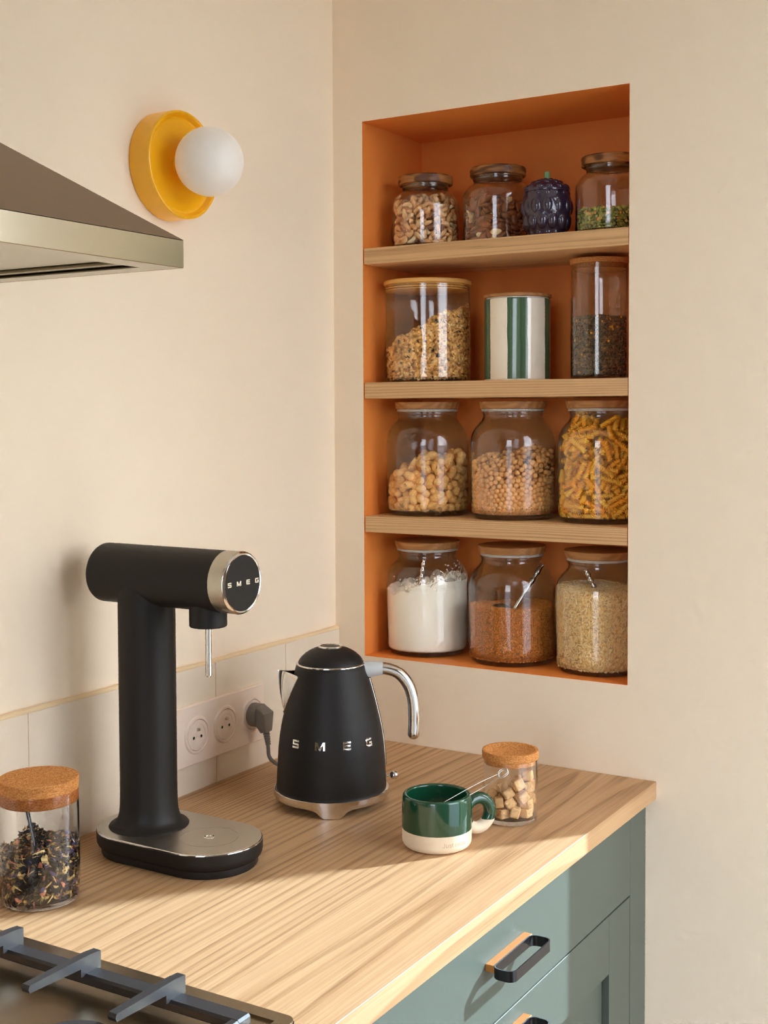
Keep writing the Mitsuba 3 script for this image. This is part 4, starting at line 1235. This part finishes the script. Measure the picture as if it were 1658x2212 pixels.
_, gn = lateral(JG)
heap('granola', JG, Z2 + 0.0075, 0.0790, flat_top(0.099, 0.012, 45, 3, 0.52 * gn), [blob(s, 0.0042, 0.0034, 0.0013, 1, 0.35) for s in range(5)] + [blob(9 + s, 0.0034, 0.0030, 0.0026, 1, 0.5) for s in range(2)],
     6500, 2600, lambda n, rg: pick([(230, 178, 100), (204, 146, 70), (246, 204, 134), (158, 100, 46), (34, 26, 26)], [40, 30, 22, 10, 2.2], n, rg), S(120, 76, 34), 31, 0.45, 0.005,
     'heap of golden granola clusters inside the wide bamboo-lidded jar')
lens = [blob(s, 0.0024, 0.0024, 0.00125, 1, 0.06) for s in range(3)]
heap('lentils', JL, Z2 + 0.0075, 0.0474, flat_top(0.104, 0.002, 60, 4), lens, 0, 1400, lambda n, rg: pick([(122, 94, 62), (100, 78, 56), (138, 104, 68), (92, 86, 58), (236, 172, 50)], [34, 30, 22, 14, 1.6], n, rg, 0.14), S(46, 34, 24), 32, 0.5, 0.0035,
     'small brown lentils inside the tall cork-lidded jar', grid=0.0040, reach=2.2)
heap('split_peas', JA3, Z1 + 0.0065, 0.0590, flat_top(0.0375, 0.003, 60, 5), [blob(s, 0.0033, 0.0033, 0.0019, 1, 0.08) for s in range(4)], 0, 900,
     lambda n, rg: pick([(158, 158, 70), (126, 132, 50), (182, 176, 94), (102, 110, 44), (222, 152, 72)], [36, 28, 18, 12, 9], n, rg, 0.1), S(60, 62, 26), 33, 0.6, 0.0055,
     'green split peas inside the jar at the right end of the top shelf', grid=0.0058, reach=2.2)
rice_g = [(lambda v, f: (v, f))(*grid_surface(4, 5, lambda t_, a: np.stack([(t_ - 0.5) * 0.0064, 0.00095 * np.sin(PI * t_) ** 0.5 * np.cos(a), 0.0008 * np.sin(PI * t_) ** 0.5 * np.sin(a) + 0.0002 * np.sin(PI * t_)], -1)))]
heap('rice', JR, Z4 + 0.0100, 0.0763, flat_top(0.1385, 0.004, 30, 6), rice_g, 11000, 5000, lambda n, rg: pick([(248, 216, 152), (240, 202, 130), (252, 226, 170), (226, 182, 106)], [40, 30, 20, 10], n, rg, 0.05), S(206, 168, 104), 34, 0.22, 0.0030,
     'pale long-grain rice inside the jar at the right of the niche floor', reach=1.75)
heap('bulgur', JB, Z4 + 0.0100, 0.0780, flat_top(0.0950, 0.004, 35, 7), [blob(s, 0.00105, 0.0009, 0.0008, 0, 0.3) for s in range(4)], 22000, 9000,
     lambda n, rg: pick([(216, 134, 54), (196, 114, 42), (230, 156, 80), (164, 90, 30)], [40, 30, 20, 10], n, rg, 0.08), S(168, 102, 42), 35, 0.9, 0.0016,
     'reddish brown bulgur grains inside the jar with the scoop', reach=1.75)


# flour with a torn top and dust on the glass
def flour_top(x, y):
    lat = (x * fn_[0] + y * fn_[1]) / 0.078
    p = np.stack([x, y, 0 * x], -1)
    return 0.127 + 0.016 * lat + 0.012 * 2 * nz(p, 60, 8) + 0.004 * 2 * nz(p, 190, 9)


fd_, fn_ = lateral(JW)
rg = np.random.default_rng(77)
ev, ef, ec, k0 = [], [], [], 0
for q in range(1500):
    lat_a = rg.normal(0.55, 0.42)
    h = 0.128 + abs(rg.normal(0, 0.020)) * (0.4 + 0.6 * max(0, math.sin(lat_a)))
    if h > 0.176:
        continue
    rr_ = np.interp(h, [0.134, 0.144, 0.153, 0.161, 0.1685, 0.175, 0.1805], [0.0805, 0.0800, 0.0782, 0.0750, 0.0705, 0.0650, 0.0598]) - 0.0036
    a = math.atan2(-fd_[1], -fd_[0]) + lat_a
    gv, gf = blob(q % 7, 0.0016, 0.0016, 0.0007, 0, 0.5)
    s_ = rg.uniform(0.25, 1.25) ** 1.5
    nrm_ = np.array([math.cos(a), math.sin(a), 0.25 if h > 0.145 else 0])
    nrm_ /= np.linalg.norm(nrm_)
    u = np.cross(nrm_, [0, 0, 1])
    u /= np.linalg.norm(u)
    th = rg.uniform(0, PI)
    uu = u * math.cos(th) + np.cross(nrm_, u) * math.sin(th)
    ev.append((gv * s_) @ np.stack([uu, np.cross(nrm_, uu), nrm_]) + [rr_ * math.cos(a), rr_ * math.sin(a), h - 0.0100])
    ef.append(gf + k0)
    k0 += len(gv)
flour_col = S(250, 240, 218)
na, nrg = 160, 44
aa = np.arange(na) * 2 * PI / na
R_f = np.concatenate([np.linspace(0, 0.0768, nrg)])
fv = []
for r in R_f:
    x, y = r * np.cos(aa), r * np.sin(aa)
    fv.append(np.stack([x, y, flour_top(x, y)], 1))
for zq in np.linspace(1, 0, 40)[1:]:
    x, y = R_f[-1] * np.cos(aa), R_f[-1] * np.sin(aa)
    zt_ = flour_top(x, y) * zq + 0.0003
    rr_ = np.interp(zt_ + 0.010, [0.0080, 0.0150, 0.0230, 0.0330], [0.0722, 0.0752, 0.0768, 0.0774])
    rr_ = rr_ * (1 + 0.004 * nz(np.stack([x, y, zt_], -1), 90, 2))
    fv.append(np.stack([rr_ * np.cos(aa), rr_ * np.sin(aa), zt_], 1))
fv.append(np.stack([0 * aa, 0 * aa, 0 * aa + 0.0003], 1))
kf = len(fv)
fv = np.vstack(fv)
i, j = np.meshgrid(np.arange(kf - 1), np.arange(na), indexing='ij')
i, j = i.ravel(), j.ravel()
j2 = (j + 1) % na
ffc = np.vstack([np.stack([i * na + j, (i + 1) * na + j, (i + 1) * na + j2], 1), np.stack([i * na + j, (i + 1) * na + j2, i * na + j2], 1)])
v_ = np.vstack([fv] + ev)
f_ = np.vstack([ffc] + [q + len(fv) for q in ef])
obj('flour', tm(v_ + [*JW, Z4 + 0.0100], f_), 'vertex_matte', smooth=True, color=np.broadcast_to(flour_col, v_.shape))
tag('flour', 'white flour filling the jar, with loose flour clinging to the glass', kind='stuff')


# scoops
def scoop(key, c, z0, p_head, p_end, label, bowl):
    tag(key, label, 'scoop')
    a, b = np.array(p_head), np.array(p_end)
    n = 20
    pts = a + (b - a) * np.linspace(0, 1, n)[:, None]
    rad = 0.0046 + 0.0010 * np.sin(np.linspace(0, 5 * 2 * PI, n)) * (np.linspace(0, 1, n) > 0.3) - 0.0012 * (np.linspace(1, 0, n) ** 2)
    obj(key + '__handle', move(tube(pts, rad, 14), (*c, z0)), 'chrome', smooth=60)
    if bowl:
        dd, nn = lateral(c)
        pr = [(0.0300 * math.sin(q), -0.0300 * math.cos(q)) for q in np.linspace(0, PI / 2, 10)]
        pr2 = [(r - 0.0008 if r > 0.001 else 0, z + 0.0008) for r, z in pr[::-1]]
        m = lathe(pr + [(0.0300, 0.0008)] + pr2, 40)
        tilt = Rot.from_rotvec(0.95 * np.array([dd[0], dd[1], 0])).as_matrix() @ Rot.from_rotvec(2.55 * np.array([nn[0], nn[1], 0])).as_matrix()
        obj(key + '__bowl', move(move(m, R=tilt), a - np.array([nn[0], nn[1], 0]) * 0.022 + [c[0], c[1], z0 - 0.016]), 'satin_steel', smooth=50)


dB, nB = lateral(JB)
scoop('scoop', JB, Z4, [*(nB * 0.002 - dB * 0.035), 0.098], [*(nB * 0.056 - dB * 0.005), 0.180], 'shiny metal scoop stuck in the reddish brown grain', True)
dR, nR = lateral(JR)
scoop('scoop', JR, Z4, [*(nR * 0.002 - dR * 0.022), 0.128], [*(-nR * 0.024 - dR * 0.018), 0.182], 'twisted metal scoop handle standing in the rice', False)
dW, nW = lateral(JW)
scoop('scoop', JW, Z4, [*(-nW * 0.016 - dW * 0.030), 0.120], [*(-nW * 0.006 - dW * 0.026), 0.182], 'dull metal scoop handle standing in the flour', False)

# flower tea with a dark spoon
def strip(seed, L, W, bend, m=7):
    rg = np.random.default_rng(seed)
    u = np.linspace(-0.5, 0.5, m)
    w = W * np.sqrt(np.clip(1 - (2 * u) ** 2, 0.04, 1)) * (1 + 0.2 * rg.normal(0, 1, m))
    z = bend * np.cos(PI * u) + 0.15 * W * rg.normal(0, 1, m)
    v = np.vstack([np.stack([u * L, s * w, z + zo], 1) for s, zo in ((-0.5, 0), (0.5, 0.15 * W), (0.5, 0.15 * W + 0.0003), (-0.5, 0.0003))])
    f = []
    for a_, b_ in ((0, 1), (1, 2), (2, 3), (3, 0)):
        q = np.arange(m - 1)
        f += [np.stack([a_ * m + q, a_ * m + q + 1, b_ * m + q + 1], 1), np.stack([a_ * m + q, b_ * m + q + 1, b_ * m + q], 1)]
    return v, np.vstack(f)[:, ::-1]


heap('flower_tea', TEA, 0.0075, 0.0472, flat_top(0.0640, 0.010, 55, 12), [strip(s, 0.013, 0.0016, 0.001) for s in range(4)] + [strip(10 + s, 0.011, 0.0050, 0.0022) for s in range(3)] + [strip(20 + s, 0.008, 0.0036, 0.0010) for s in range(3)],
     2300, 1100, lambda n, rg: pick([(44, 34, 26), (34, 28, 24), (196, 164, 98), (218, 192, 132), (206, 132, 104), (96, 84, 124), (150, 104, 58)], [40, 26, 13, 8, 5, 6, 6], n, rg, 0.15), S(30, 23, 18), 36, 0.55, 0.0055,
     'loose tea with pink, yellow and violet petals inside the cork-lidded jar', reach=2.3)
dT, nT = lateral(TEA)
tag('tea_spoon', 'dark spoon handle standing in the flower tea', 'spoon')
obj('tea_spoon__handle', move(tube([[*(-nT * 0.016 - dT * 0.004), 0.126], [*(-nT * 0.003 - dT * 0.020), 0.062]], [0.0030, 0.0024], 12, squash=0.5), (*TEA, 0)), 'handle_black', smooth=40)
obj('tea_spoon__bowl', move(blob(3, 0.007, 0.007, 0.012, 2, 0.0)[0] is None or tm(*blob(3, 0.008, 0.008, 0.014, 2, 0.0)), (*(np.array(TEA) - dT * 0.020), 0.050)), 'handle_black', smooth=True)
